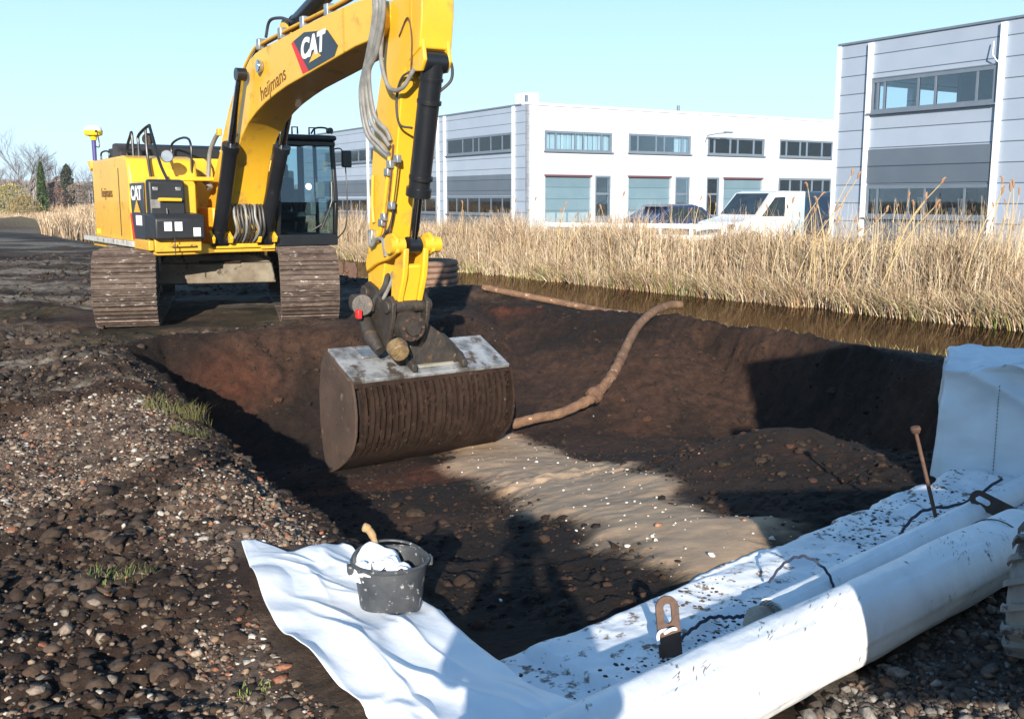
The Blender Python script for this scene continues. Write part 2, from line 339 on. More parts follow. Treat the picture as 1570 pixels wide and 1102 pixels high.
c = mixc(c, pale, out*(X < -2.8)*(Y>9)*(Y < 90)*sstep(.0,.45,fbm(X*.35,Y*1.2,.7,5,161))*.55)
sdt = X*.807+Y*.59
c = mixc(c, straw, sstep(17.0,18.0,sdt)*.8)
c = mixc(c, straw, sstep(12.3,13.6,sdt)*sstep(15,14,sdt)*sstep(-.1,.4,fbm(X,Y,1.2,3,171))*.35*out)
c = mixc(c, straw, sstep(58,70,Y)*(sdt<17)*.9)
gm = bpy.data.materials.new('soil'); gm.use_nodes = True; t = gm.node_tree; N = t.nodes; L = t.links; b = N['Principled BSDF']
b.inputs['Roughness'].default_value = .92; b.inputs['Specular IOR Level'].default_value = .25
at = N.new('ShaderNodeAttribute'); at.attribute_name = 'Col'
tc = N.new('ShaderNodeTexCoord')
n1 = N.new('ShaderNodeTexNoise'); n1.inputs['Scale'].default_value = 9; n1.inputs['Detail'].default_value = 12; n1.inputs['Roughness'].default_value = .72; L.new(tc.outputs['Object'], n1.inputs[0])
mr = N.new('ShaderNodeMapRange'); mr.inputs[1].default_value = .3; mr.inputs[2].default_value = .72; mr.inputs[3].default_value = .35; mr.inputs[4].default_value = 2.0; L.new(n1.outputs[0], mr.inputs[0])
mu = N.new('ShaderNodeVectorMath'); mu.operation = 'SCALE'; L.new(at.outputs['Color'], mu.inputs[0]); sm_ = N.new('ShaderNodeMix'); sm_.data_type = 'FLOAT'; sa_ = N.new('ShaderNodeMath'); sa_.operation = 'MULTIPLY'; sa_.inputs[1].default_value = .78; L.new(at.outputs['Alpha'], sa_.inputs[0]); L.new(sa_.outputs[0], sm_.inputs[0]); L.new(mr.outputs[0], sm_.inputs[2]); sm_.inputs[3].default_value = 1.0; L.new(sm_.outputs[0], mu.inputs['Scale'])
L.new(mu.outputs[0], b.inputs['Base Color'])
n2 = N.new('ShaderNodeTexNoise'); n2.inputs['Scale'].default_value = 26; n2.inputs['Detail'].default_value = 10; n2.inputs['Roughness'].default_value = .7; L.new(tc.outputs['Object'], n2.inputs[0])
bp = N.new('ShaderNodeBump'); bp.inputs['Strength'].default_value = .9; bp.inputs['Distance'].default_value = .03; L.new(n2.outputs[0], bp.inputs['Height']); L.new(bp.outputs[0], b.inputs['Normal'])
c = np.concatenate([c, sand[...,None]], -1)
smr = N.new('ShaderNodeMapRange'); smr.inputs[3].default_value = .9; smr.inputs[4].default_value = .2; L.new(at.outputs['Alpha'], smr.inputs[0]); L.new(smr.outputs[0], bp.inputs['Strength'])
g = np_mesh('ground', V, F, gm, smooth=True, col={'Col': c.reshape(-1,4)}); tag(g, kind='structure')
def Hs(x, y): return float(H(np.array([x]), np.array([y]))[0])

# water
wm = bpy.data.materials.new('ditch_water'); wm.use_nodes = True; t = wm.node_tree; N = t.nodes; L = t.links; N.remove(N['Principled BSDF'])
df = N.new('ShaderNodeBsdfDiffuse'); df.inputs[0].default_value = (.018,.012,.007,1)      # peaty, tea-brown water; gloss below tinted brown to dim its reflections
gl = N.new('ShaderNodeBsdfGlossy'); gl.inputs[0].default_value = (.50,.41,.32,1); gl.inputs['Roughness'].default_value = .06
fr = N.new('ShaderNodeFresnel'); fr.inputs[0].default_value = 1.33
mx = N.new('ShaderNodeMixShader'); L.new(fr.outputs[0], mx.inputs[0]); L.new(df.outputs[0], mx.inputs[1]); L.new(gl.outputs[0], mx.inputs[2]); L.new(mx.outputs[0], N['Material Output'].inputs[0])
tn = N.new('ShaderNodeTexNoise'); tn.inputs['Scale'].default_value = 3.5; tn.inputs['Detail'].default_value = 4
tb = N.new('ShaderNodeBump'); tb.inputs['Strength'].default_value = .15; tb.inputs['Distance'].default_value = .02; L.new(tn.outputs[0], tb.inputs['Height']); L.new(tb.outputs[0], gl.inputs['Normal']); L.new(tb.outputs[0], fr.inputs['Normal'])
def SA(s, a): # ditch coordinates -> world xy (s across, a along away from the camera)
    return (.807*s-.59*a, .59*s+.807*a)
pts = [SA(12.5,-25), SA(18.9,-25), SA(18.9,200), SA(12.5,200)]
mb = MB(); mb.add([(x,y,-.5) for x,y in pts], [(0,1,2,3)]); tag(mb.build('ditch_water', wm, smooth=False), kind='structure')

# ------------------------------------------------------------------ buildings
def seam_mat(name, c1, c2, spacing, off, seam, rough=.45, vert=None):
    m = mat(name, c1, c2, rough, 0, scale=.8, detail=4); t = m.node_tree; N = t.nodes; L = t.links; b = N['Principled BSDF']
    src = b.inputs['Base Color'].links[0].from_socket
    tc = N.new('ShaderNodeTexCoord'); sp = N.new('ShaderNodeSeparateXYZ'); L.new(tc.outputs['Object'], sp.inputs[0])
    a = N.new('ShaderNodeMath'); a.operation = 'ADD'; a.inputs[1].default_value = -off; L.new(sp.outputs[2], a.inputs[0])
    f = N.new('ShaderNodeMath'); f.operation = 'DIVIDE'; f.inputs[1].default_value = spacing; L.new(a.outputs[0], f.inputs[0])
    fr = N.new('ShaderNodeMath'); fr.operation = 'FRACT'; L.new(f.outputs[0], fr.inputs[0])
    lt = N.new('ShaderNodeMath'); lt.operation = 'LESS_THAN'; lt.inputs[1].default_value = .03/spacing; L.new(fr.outputs[0], lt.inputs[0])
    fl = N.new('ShaderNodeMath'); fl.operation = 'FLOOR'; L.new(f.outputs[0], fl.inputs[0])
    wn = N.new('ShaderNodeTexWhiteNoise'); wn.noise_dimensions = '1D'; L.new(fl.outputs[0], wn.inputs['W'])
    mr = N.new('ShaderNodeMapRange'); mr.inputs[3].default_value = .93; mr.inputs[4].default_value = 1.05; L.new(wn.outputs[0], mr.inputs[0])
    sc_ = N.new('ShaderNodeVectorMath'); sc_.operation = 'SCALE'; L.new(src, sc_.inputs[0]); L.new(mr.outputs[0], sc_.inputs['Scale'])
    mx = N.new('ShaderNodeMix'); mx.data_type = 'RGBA'; L.new(lt.outputs[0], mx.inputs[0]); L.new(sc_.outputs[0], mx.inputs[6]); mx.inputs[7].default_value = (*seam,1); L.new(mx.outputs[2], b.inputs['Base Color'])
    return m
GREYP = seam_mat('grey_metal_panels', (.285,.335,.415), (.315,.365,.445), .53, .02, (.09,.11,.14))
WHITB = seam_mat('white_metal_panels', (.45,.475,.51), (.49,.51,.545), .56, .1, (.30,.33,.38))
BAND = seam_mat('slate_blue_panels', (.095,.12,.155), (.11,.135,.17), .53, .02, (.03,.04,.06))
WPIPE = mat('white_pilaster', (.78,.79,.8), (.7,.72,.74), .5)
FRM = mat('grey_window_frame', (.12,.15,.19), (.14,.17,.21), .4)
BLIND = mat('white_window_blinds', (.7,.72,.72), (.5,.54,.56), .7, scale=1, stretch=(9,9,.05), contrast=(.4,.6))
BLINDW = mat('yellowed_window_blinds', (.62,.62,.5), (.42,.46,.44), .7, scale=1, stretch=(7,7,.05), contrast=(.4,.6))
SHUT = seam_mat('teal_roller_door', (.12,.19,.235), (.14,.215,.26), .56, .05, (.07,.11,.13))
SHUT2 = mat('pale_roller_door_glazing', (.25,.33,.37), (.22,.3,.34), .25)
ROOM = mat('office_interior', (.10,.10,.11), (.05,.05,.06), .8, scale=.6)
ROOMW = mat('office_ceiling', (.45,.45,.44), (.4,.4,.4), .8)
ROOF = mat('dark_roofing', (.08,.08,.09), (.1,.1,.1), .8)
def wall(u0, u1, z0, z1, v0, v1, holes, M, name, m, parent):
    us = sorted({u0,u1,*[h for q in holes for h in q[:2]]}); zs = sorted({z0,z1,*[h for q in holes for h in q[2:]]})
    us = [u for u in us if u0 <= u <= u1]; zs = [z for z in zs if z0 <= z <= z1]
    solid = lambda i, j: 0 <= i < len(us)-1 and 0 <= j < len(zs)-1 and not any(q[0] < (us[i]+us[i+1])/2 < q[1] and q[2] < (zs[j]+zs[j+1])/2 < q[3] for q in holes)
    mb = MB(M)
    for i in range(len(us)-1):
        for j in range(len(zs)-1):
            if not solid(i, j): continue
            a, b_, c_, d_ = us[i], us[i+1], zs[j], zs[j+1]
            for v in (v0, v1): mb.add([(a,v,c_),(b_,v,c_),(b_,v,d_),(a,v,d_)], [(0,1,2,3)])
            if not solid(i-1, j): mb.add([(a,v0,c_),(a,v1,c_),(a,v1,d_),(a,v0,d_)], [(0,1,2,3)])
            if not solid(i+1, j): mb.add([(b_,v0,c_),(b_,v1,c_),(b_,v1,d_),(b_,v0,d_)], [(0,1,2,3)])
            if not solid(i, j-1): mb.add([(a,v0,c_),(b_,v0,c_),(b_,v1,c_),(a,v1,c_)], [(0,1,2,3)])
            if not solid(i, j+1): mb.add([(a,v0,d_),(b_,v0,d_),(b_,v1,d_),(a,v1,d_)], [(0,1,2,3)])
    return mb.build(name, m, parent, smooth=False)
def window(u0, u1, z0, z1, M, parent, posts, blind=None, fr=.06, bmat=None):
    """v<0 is outside"""
    m = MB(M); y0, y1 = -.03, .06
    m.box(u0-.04,u1+.04,y0,y1,z0-.04,z0+fr); m.box(u0-.04,u1+.04,y0,y1,z1-fr,z1+.04)
    m.box(u0-.04,u0+fr,y0+.004,y1,z0+fr,z1-fr); m.box(u1-fr,u1+.04,y0+.004,y1,z0+fr,z1-fr)
    m.box(u0-.1,u1+.1,-.13,-.034,z0-.09,z0-.045)
    for p in posts: m.box(p-fr*.55,p+fr*.55,y0+.008,y1-.01,z0+fr,z1-fr)
    f = m.build('window', FRM, parent, smooth=False)
    MB(M).box(u0+.01,u1-.01,.0,.012,z0+.01,z1-.01).build('pane', WING, f, smooth=False)
    if blind:
        for a, b_ in blind:
            q = MB(M); n = max(1, int((b_-a)/.16))
            for i in range(n):
                t = a+(b_-a)*i/n; q.box(t, t+(b_-a)/n*.93, .16+.03*(i%2), .17+.03*(i%2), z0+.03, z1-.02)
            q.build('blind', bmat or BLIND, f, smooth=False)
    return f
# central/left building: white front with loading doors, grey side running away to the left
A = R(31.8); gdir = Vector((-math.sin(A), math.cos(A), 0)); wdir = Vector((math.cos(A), math.sin(A), 0))
def frame_M(P, u, inward): return Matrix(((u.x, inward.x, 0, P[0]), (u.y, inward.y, 0, P[1]), (0,0,1,0), (0,0,0,1)))
B1 = empty('industrial_building', (0.63, 49, 0), 0, 'long two-storey building with a white front, roller doors and grey panelled side behind the reeds', 'building')
inv1 = Matrix.Translation((-.63,-49,0))
MW = inv1 @ frame_M((.63,49), wdir, gdir); MG = inv1 @ frame_M((.63,49), gdir, wdir)
RZ = 6.15
hw = [(1.14,5.10,4.07,4.95),(6.25,10.3,4.1,4.97),(11.6,15.7,4.12,4.98),(16.95,21.3,4.11,5.0)]
hd = [(1.15,3.9,0.0,2.87),(4.15,5.1,0.0,2.88),(6.25,9.05,0.0,2.88),(9.37,10.35,0.0,2.88),(11.57,12.46,0.0,2.88),(12.8,15.7,0.0,2.86),(17.0,21.3,0.9,2.86)]
wall(0,21.8,-.3,RZ,0,.25,hw+hd,MW,'white_wall',WHITB,B1)
hg = [(1.26,7.8,4.08,4.88),(8.6+.0,17.9,4.08,4.86),(18.56,25.5,4.08,4.84),(1.26,7.85,1.0,1.84),(9.2,17.9,1.0,1.8),(18.6,25.5,.95,1.72)]
hg[1] = (9.3,17.9,4.08,4.86)
wall(.0,30,-.3,RZ-.02,-.004,.25,hg,MG,'grey_wall',GREYP,B1)
for a, b_ in ((1.25,7.83),(9.1,18.2),(18.6,26)): 
    MB(MG).box(a,b_,-.03,-.006,1.92,2.94).build('slate_band', BAND, B1, smooth=False)
    MB(MG).box(a,b_,-.03,-.006,-.2,.88).build('slate_band', BAND, B1, smooth=False)
mb = MB(MW); mb.box(-.02,21.85,-.06,.30,RZ,RZ+.10); mb.build('white_coping', WPIPE, B1, smooth=False)
mb = MB(MG); mb.box(.31,30,-.05,.30,RZ-.015,RZ+.06); mb.build('grey_coping', FRM, B1, smooth=False)
MB(MW).box(.3,21.7,.3,30,RZ-.25,RZ-.1).build('roof', ROOF, B1, smooth=False)
MB(MW).box(21.8,22.0,0,30,-.3,RZ-.03).build('end_wall', GREYP, B1, smooth=False)
mb = MB(MW); mb.box(.27,21.7,.26,9,2.98,3.18); mb.box(.27,21.7,.26,9,-.05,.02); mb.build('floor_slab', ROOMW, B1, smooth=False)
mb = MB(MW); mb.box(.27,21.7,9,9.1,.02,RZ-.3); [mb.box(u,u+.1,.3,9,.02,RZ-.3) for u in (5.6,10.85,16.3)]; mb.build('inner_wall', ROOM, B1, smooth=False)
MB(MG).box(.3,29.9,5.5,5.6,0,RZ-.3).build('inner_wall', ROOM, B1, smooth=False)
MB(MG).box(9.3,29.9,.26,5.4,2.98,3.18).build('floor_slab', ROOMW, B1, smooth=False)
window(*hw[0],MW,B1,[1.75,2.9,3.4,4.5],[(1.2,5.05)])
window(*hw[1],MW,B1,[6.8,8.0,8.55,9.75],[(9.35,10.2)])
window(*hw[2],MW,B1,[12.05,13.2,13.75,14.95])
window(*hw[3],MW,B1,[17.5,18.6,19.15,20.4],[(17.0,21.25)])
window(*hg[0],MG,B1,[2.1,3.2,4.4,5.0,6.1],[(1.3,4.4),(6.8,7.7)])
window(*hg[1],MG,B1,[10.5,12,13.5,15,16.5],[(11,13.2)])
window(*hg[2],MG,B1,[19.8,21.2,22.6,24],[(19,20.6)])
window(*hg[3],MG,B1,[2.1,3.2,4.4,5.6,6.8],[(1.3,7.8)],bmat=BLINDW)
window(*hg[4],MG,B1,[10.5,12,13.5,15,16.5],[(9.3,17)],bmat=BLINDW)
window(*hg[5],MG,B1,[19.8,21.2,22.6,24],[(18.7,25)],bmat=BLINDW)
for k,(a,b_,c_,d_) in enumerate((hd[0],hd[2],hd[5])):
    dd = MB(MW).box(a,b_,.12,.17,c_,d_).build('roller_door', SHUT, B1, smooth=False)
    q = MB(MW); n = 4
    for i in range(n): q.box(a+.1+i*(b_-a-.1)/n, a+(i+1)*(b_-a-.1)/n, .105,.116,.62,1.08)
    q.build('glazing_strip', SHUT2, dd, smooth=False)
    mb = MB(MW); mb.box(a-.05,b_+.05,-.02,.1,d_-.05,d_+.04); mb.build('door_lintel', mat('red_brown_lintel',(.14,.04,.05),(.1,.05,.06),.5), B1, smooth=False)
for a,b_,c_,d_ in (hd[1],hd[3],hd[4]):
    f = MB(MW); f.box(a,a+.07,0,.08,0,d_); f.box(b_-.07,b_,0,.08,0,d_); f.box(a+.07,b_-.07,0,.08,d_-.08,d_); f.box(a+.07,b_-.07,0.0,.08,1.95,2.05); f.box(a+.07,b_-.07,.0,.08,0,.9)
    q = f.build('glazed_door', FRM, B1, smooth=False); MB(MW).box(a+.04,b_-.04,.03,.045,.88,d_-.04).build('pane', WING, q, smooth=False)
MB(MW).box(11.65,12.38,.2,.21,2.1,2.8).build('white_poster', PAPER, B1, smooth=False)
window(*hd[6],MW,B1,[17.9,18.8,19.7,20.6],[(17.1,19.6)],bmat=BLIND)
for u in (10.39+.2,11.2,15.82+.25,16.7,21.5): MB(MW).box(u,u+.16,-.07,-.004,-.2,RZ-.004).build('white_pilaster', WPIPE, B1, smooth=False)
for u in (1.0,8.05,8.85,18.3): MB(MG).box(u-.11,u+.11,-.08,-.02,-.2,RZ-.02).build('white_pilaster', WPIPE, B1, smooth=False)
mb = MB(MW); mb.box(.3,.95,.31,1.4,RZ-.1,RZ+.6); mb.build('chimney_block', WPIPE, B1, smooth=False, bevel=.02)
MB(MW).box(.12,.26,.15,.25,RZ+.11,RZ+.45).build('roof_vent', FRM, B1, smooth=False)
MB(MW).cyl((10.3,1,RZ-.1),(10.3,1,RZ+.5),.08).build('vent_pipe', FRM, B1)
MB(MW).box(4.6,5.4,1.5,2.2,RZ-.1,RZ+.2).build('roof_vent', FRM, B1, smooth=False)
mb = MB(MW); mb.tube([(11.3,-.05,4.7),(11.25,-.3,5.05),(11.6,-.7,5.15),(12.2,-.9,5.2)],.03); mb.box(11.9,12.4,-1.0,-.8,5.17,5.25); mb.build('wall_lamp', FRM, B1)
MB(MW).tube([(11.0,-.06,RZ-.1),(11.0,-.06,.1)],.05).build('downpipe', WPIPE, B1)
# right building
B2 = empty('office_building', (10.09, 30.9, 0), 0, 'nearer grey panelled office building with slate band between two window rows', 'building')
inv2 = Matrix.Translation((-10.09,-30.9,0)); MR = inv2 @ frame_M((10.09,30.9), -gdir, wdir)
H2 = 6.25
h2_ = [(.76,4.62,4.25,5.12),(.76,4.70,1.26,2.1),(5.9,12,4.25,5.12),(5.9,12,1.26,2.1)]
wall(-.5,14,-.3,H2,0,.25,h2_,MR,'grey_wall',GREYP,B2)
wall(-.5,14,-.3,H2-.05,9,9.2,[(.5,13,4.0,5.98)],MR,'rear_wall',GREYP,B2)
wall(.25,9.0,-.3,H2-.01,-.5,-.3,[(1.0,3.2,4.1,5.2),(3.45,6.0,4.1,5.2)],inv2 @ frame_M((10.09,30.9), wdir, -gdir),'side_wall',GREYP,B2)
wall(.25,9.0,-.3,H2-.01,13.8,14,[],inv2 @ frame_M((10.09,30.9), wdir, -gdir),'side_wall',GREYP,B2)
mb = MB(MR); mb.box(-.55,14.05,-.05,9.2,H2,H2+.06); mb.build('roof', FRM, B2, smooth=False)
mb = MB(MR); mb.box(-.29,13.79,.26,8.98,H2-.2,H2-.1); mb.box(-.29,13.79,.26,8.98,2.95,3.15); mb.box(-.29,13.79,.26,8.98,-.05,.0); mb.build('floor_slab', ROOMW, B2, smooth=False)
mb = MB(MR); mb.box(-.28,13.78,7,7.1,0.0,2.95); mb.box(3.3,3.4,3.0,6.99,3.15,H2-.5); mb.build('inner_wall', ROOM, B2, smooth=False)
for u in (2,3.6,5.2,6.8,8.4,10): MB(MR).box(u,u+.12,8.99,9.1,4.01,5.97).build('rear_mullion', FRM, B2, smooth=False)
MB(MR).box(.72,4.72,-.04,-.003,2.2,3.17).build('slate_band', BAND, B2, smooth=False)
MB(MR).box(.72,4.72,-.04,-.003,-.2,1.15).build('slate_band', BAND, B2, smooth=False)
MB(MR).box(.72,4.72,-.04,-.003,5.17,5.2).build('window_flashing', FRM, B2, smooth=False)
window(*h2_[0],MR,B2,[.95,1.18,2.3,2.85,4.1])
window(*h2_[1],MR,B2,[1.13,2.2,2.72,3.95])
window(*h2_[2],MR,B2,[7,8.2,9.4]); window(*h2_[3],MR,B2,[7,8.2,9.4])
for u in (.66,4.78): MB(MR).box(u-.07,u+.07,-.09,-.045 if u<0 else -.003,-.2,H2-.05).build('white_pilaster', WPIPE, B2, smooth=False)
MB(MR).box(-.56,-.44,-.06,-.003,-.2,H2-.02).build('corner_trim', WPIPE, B2, smooth=False)
mb = MB(MR); mb.box(4.0,4.25,.5,.7,1.3,2.05); mb.build('curtain', mat('yellow_curtain',(.45,.28,.1),(.3,.15,.06),.8), B2, smooth=False)
mb = MB(MR); mb.box(2.7,3.05,1.1,1.5,1.1,1.5); mb.box(2.72,3.03,1.45,1.52,1.49,1.75); mb.build('office_chair', PAPER, B2, smooth=False)
MB(MR).box(1.9,2.0,.8,1.0,1.5,1.8).build('monitor', PAPER, B2, smooth=False); MB(MR).lathe([(.0,0),(.12,.0),(.1,.06),(0,.06)],(1.6,1.5,1.55),12).build('desk_lamp', PAPER, B2)
mb = MB(MR); mb.tube([(4.55,-.1,5.75),(4.6,-.18,5.4),(4.7,-.1,5.22)],.015); mb.build('wall_cable', WPIPE, B2)
MB(MR).box(-.295,-.25,.27,8.9,.01,2.94).build('added_dark_lining', ROOM, B2, smooth=False)  # dark lining added so the room looks dim through the lower window
MB(MR).box(3.3,3.4,.3,2.9,3.16,H2-.5).build('inner_wall', ROOM, B2, smooth=False)
# paved strip
pv = MB(MR @ Matrix.Identity(4)); pv.box(-3,14,-1.6,-.02,.0,.12)
o = pv.build('pavement', mat('pale_paving', (.4,.38,.35),(.33,.31,.29),.8), None, smooth=False); o.location = B2.location; tag(o, kind='structure')
pts = [(2,29.5),(9,27),(14,29),(24,62),(3,50.5),(-24,88),(-30,84)]

# ------------------------------------------------------------------ excavator (local: x forward, y machine-left, z up)
EXR = R(-56); EXO = Vector((-4.68, 16.1, 0))
EX = empty('excavator', EXO, EXR, 'big yellow tracked excavator with its arm lowered into the pit', 'excavator')
W2L = (Matrix.Translation(EXO) @ Matrix.Rotation(EXR, 4, 'Z')).inverted()
UM = Matrix.Rotation(R(-18.5), 4, 'Z')
# tracks
def track_path(L0, L1, zt, n):
    r = zt/2; pts = []
    per = 2*(L1-L0-2*r)+2*math.pi*r
    for i in range(n):
        q = per*i/n; st = L1-L0-2*r
        if q < st: pts.append((L0+r+q, 0, 0)); continue
        q -= st
        if q < math.pi*r: a = q/r; pts.append((L1-r+r*math.sin(a), r-r*math.cos(a), a)); continue
        q -= math.pi*r
        if q < st: pts.append((L1-r-q, zt, math.pi)); continue
        q -= st; a = q/r; pts.append((L0+r-r*math.sin(a), r+r*math.cos(a), math.pi+a))
    return pts, per
for sy in (-1, 1):
    pts_, per = track_path(-2.45, 2.38, .98, 50)
    mb = MB(UM); pl = per/50
    for i, (x, z, a) in enumerate(pts_):
        # shoe plate with three grouser bars, outside is radially outward
        T = UM @ Matrix.Translation((x, (sy*1.225+.04), z+.03)) @ Matrix.Rotation(-a, 4, 'Y')
        j = random.uniform(-.006,.006)
        mb.box(-pl*.49, pl*.49, -.41, .41, -.0+j, .03+j, T)
        for gx_ in (-.36, -.02, .32):
            mb.box(gx_*pl-.012, gx_*pl+.012, -.405, .405, -.034+j, .0+j, T)
    tr = mb.build('track', TRK, EX, smooth=False)
    mb = MB(UM); mb.box(-1.9,1.75,(sy*1.225+.04)-.18,(sy*1.225+.04)+.18,.25,.72); tf = mb.build('track_frame', MUDY, EX, bevel=.03)
    mb = MB(UM); mb.cyl((1.88,(sy*1.225+.04)-.2,.52),(1.88,(sy*1.225+.04)+.2,.52),.40,seg=28); mb.cyl((-1.95,(sy*1.225+.04)-.2,.52),(-1.95,(sy*1.225+.04)+.2,.52),.40,seg=28)
    mb.build('idler_wheel', MUDY, tf)
    mb = MB(UM); [mb.cyl((x,(sy*1.225+.04)-.2,.17),(x,(sy*1.225+.04)+.2,.17),.1,seg=14) for x in np.linspace(-1.4,1.4,8)]; o = mb.build('track_rollers', MUDY, tf); 
mb = MB(UM); mb.prism([(-.86,.50),(.86,.50),(.8,.80),(-.8,.80)], .55, 1.0, 'x'); mb.prism([(-.8,.8),(.8,.8),(.55,.92),(-.55,.92)], -.75, .85, 'x'); mb.box(-.95,-.5,-.84,.84,.45,.8)
mb.box(.35,.56,-.84,.84,.46,.78); mb.build('car_body', MUDY, EX, bevel=.02)
mb = MB(UM); mb.box(1.0,1.03,-.25,.35,.795,.84); mb.build('car_body_cover', MUDB, EX, bevel=.01)
mb = MB(); mb.cyl((0,0,.86),(0,0,.97),.68,seg=48)
for i in range(44):
    a = 2*math.pi*i/44; mb.box(-.018,.018,.68,.735,.87,.96, Matrix.Rotation(a,4,'Z'))
mb.build('slew_ring', DARKM, EX)
# revolving deck
mb = MB(); mb.prism([(-2.0,-1.42),(1.72,-1.42),(1.72,-.86),(1.45,-.5),(1.45,.42),(.2,.42),(.2,1.3),(-2.0,1.3)], .98, 1.12, 'z'); mb.build('deck', YELD, EX, bevel=.015)
mb = MB(); mb.prism([(-2.3,-1.52),(1.0,-1.52),(1.0,-1.425),(-2.3,-1.425)], 1.07, 1.15, 'z'); mb.build('side_walkway', SKIRT, EX, bevel=.01)
mb = MB(); mb.box(1.0,1.78,-1.5,-1.425,1.05,1.19); mb.box(1.725,1.79,-1.42,-.78,1.03,1.22); mb.build('deck_corner', YELD, EX, bevel=.015)
MB().box(1.79,1.86,-1.22,-.88,1.10,1.13).build('step', YELD, EX, bevel=.008)
# counterweight
mb = MB(); arc = [(-1.75,-1.42),(-2.15,-1.34),(-2.45,-1.05),(-2.6,-.5),(-2.63,0),(-2.6,.5),(-2.45,1.0),(-2.15,1.28),(-1.75,1.35)]
mb.prism(arc, 1.12, 2.2, 'z'); v0 = len(mb.v)
top = [(x*.985+.0, y*.93) for x,y in arc]; mb.add([(x,y,2.201) for x,y in arc]+[(x,y,2.37) for x,y in top], [(i,(i+1)%9,(i+1)%9+9,i+9) for i in range(9)]+[list(range(9,18))])
mb.build('counterweight', YEL, EX, bevel=.02)
# side body (machine right) and engine bay
mb = MB(); mb.prism([(-1.75,1.12),(.58,1.12),(.58,2.08),(.50,2.33),(.2,2.38),(-1.75,2.36)], -1.425, -.42, 'y'); mb.build('side_housing', YEL, EX, bevel=.04, seg=3)
mb = MB(); mb.box(-.02,.0,-1.432,-1.42,1.2,2.2); mb.build('door_gap', BLK, EX, smooth=False)
mb = MB(); mb.box(-1.74,-.3,-.415,1.3,1.12,2.38); mb.box(-.29,.15,.42,1.28,1.12,2.2); mb.build('engine_bay', YEL, EX, bevel=.03)
mb = MB(); mb.box(-1.8,-.62,-1.15,.95,2.385,2.56); mb.prism([(-1.79,2.56),(-.63,2.56),(-.75,2.60),(-1.7,2.60)],-1.1,.9,'y'); mb.build('engine_hood', PANEL, EX, bevel=.03)
mb = MB(); mb.box(-.62,-.605,.32,.42,2.43,2.53); mb.build('hood_sticker', WHITEP, EX, bevel=.01)
mb = MB(); mb.box(-.295,1.3,-1.2,-.4,2.0,2.06); mb.build('tank_top', YEL, EX, bevel=.015)
mb = MB(); mb.prism([(.585,1.13),(1.44,1.13),(1.44,1.95),(1.38,1.995),(.585,1.995)], -1.40,-.72,'y'); mb.build('fuel_tank', YEL, EX, bevel=.02)
# decal strip with logo on the tank side
mb = MB(); mb.prism([(.70,1.16),(1.36,1.16),(1.36,1.97),(.60,1.97)], -1.425,-1.405,'y'); dp = mb.build('decal_panel', DECALB, EX, bevel=.004)
mb = MB(); mb.prism([(.585,1.55),(.64,1.55),(.78,1.16),(.68,1.16)], -1.432,-1.426,'y'); mb.build('red_stripe', REDP, dp, smooth=False)
text_mesh('logo_letters','CAT',.26,WHITEP, side_M(.97,-1.43,1.82), dp, 0, xs=1.15, bold=.012)
MB().add([(.82,-1.434,1.56),(1.18,-1.434,1.56),(1.0,-1.434,1.74),(.82,-1.430,1.56),(1.18,-1.430,1.56),(1.0,-1.430,1.74)],[(0,1,2),(3,4,5)]).build('logo_triangle', YEL, dp, smooth=False)
MB().box(.9,1.2,-1.432,-1.426,1.38,1.52).build('label', WHITEP, dp, smooth=False)
for a_, b_, c_ in (('heijmans', -.25, 1.84),): text_mesh('lettering', a_, .21, TXT, side_M(b_-.55,-1.43,c_), EX)
MB().box(-1.65,-1.42,-1.434,-1.426,1.2,1.27).build('yellow_label', mat('safety_yellow',(.75,.75,.02),(.7,.7,.02),.5), EX, smooth=False)
# black tool boxes in front of the tank
mb = MB(); mb.prism([(1.445,1.5),(1.62,1.5),(1.60,2.0),(1.445,2.02)], -1.42,-.92,'y'); mb.build('upper_tool_box', PANEL, EX, bevel=.035, seg=3)
mb = MB(); mb.prism([(1.40,1.2),(1.92,1.2),(1.93,1.48),(1.86,1.54),(1.40,1.56)], -1.44,-.76,'y'); mb.build('lower_tool_box', PANEL, EX, bevel=.03, seg=3)
mb = MB(); mb.tube([(1.6,-1.28,1.74),(1.66,-1.27,1.74),(1.66,-1.0,1.735),(1.6,-.99,1.735)],.026); mb.build('grab_handle', YEL, EX)
mb = MB(); mb.box(1.605,1.615,-1.40,-1.27,1.55,1.74); mb.build('latch_plate', HOSE, EX, bevel=.005)
for y_ in (-1.33,-1.02): MB().box(1.612,1.625,y_-.035,y_+.035,1.86,1.91).build('latch', STEEL, EX, bevel=.004)
for y_ in (-1.27,-1.13): MB().box(1.93,1.937,y_-.05,y_+.05,1.32,1.44).build('label', WHITEP, EX, smooth=False)
MB().box(1.93,1.937,-.93,-.83,1.24,1.36).build('round_badge', WHITEP, EX, bevel=.02)
mb = MB(); mb.tube([(1.66,-1.2,1.62),(1.7,-1.2,1.35),(1.94,-1.19,1.22),(1.94,-1.19,1.0)],.008); mb.build('antenna_cable', BLK, EX)
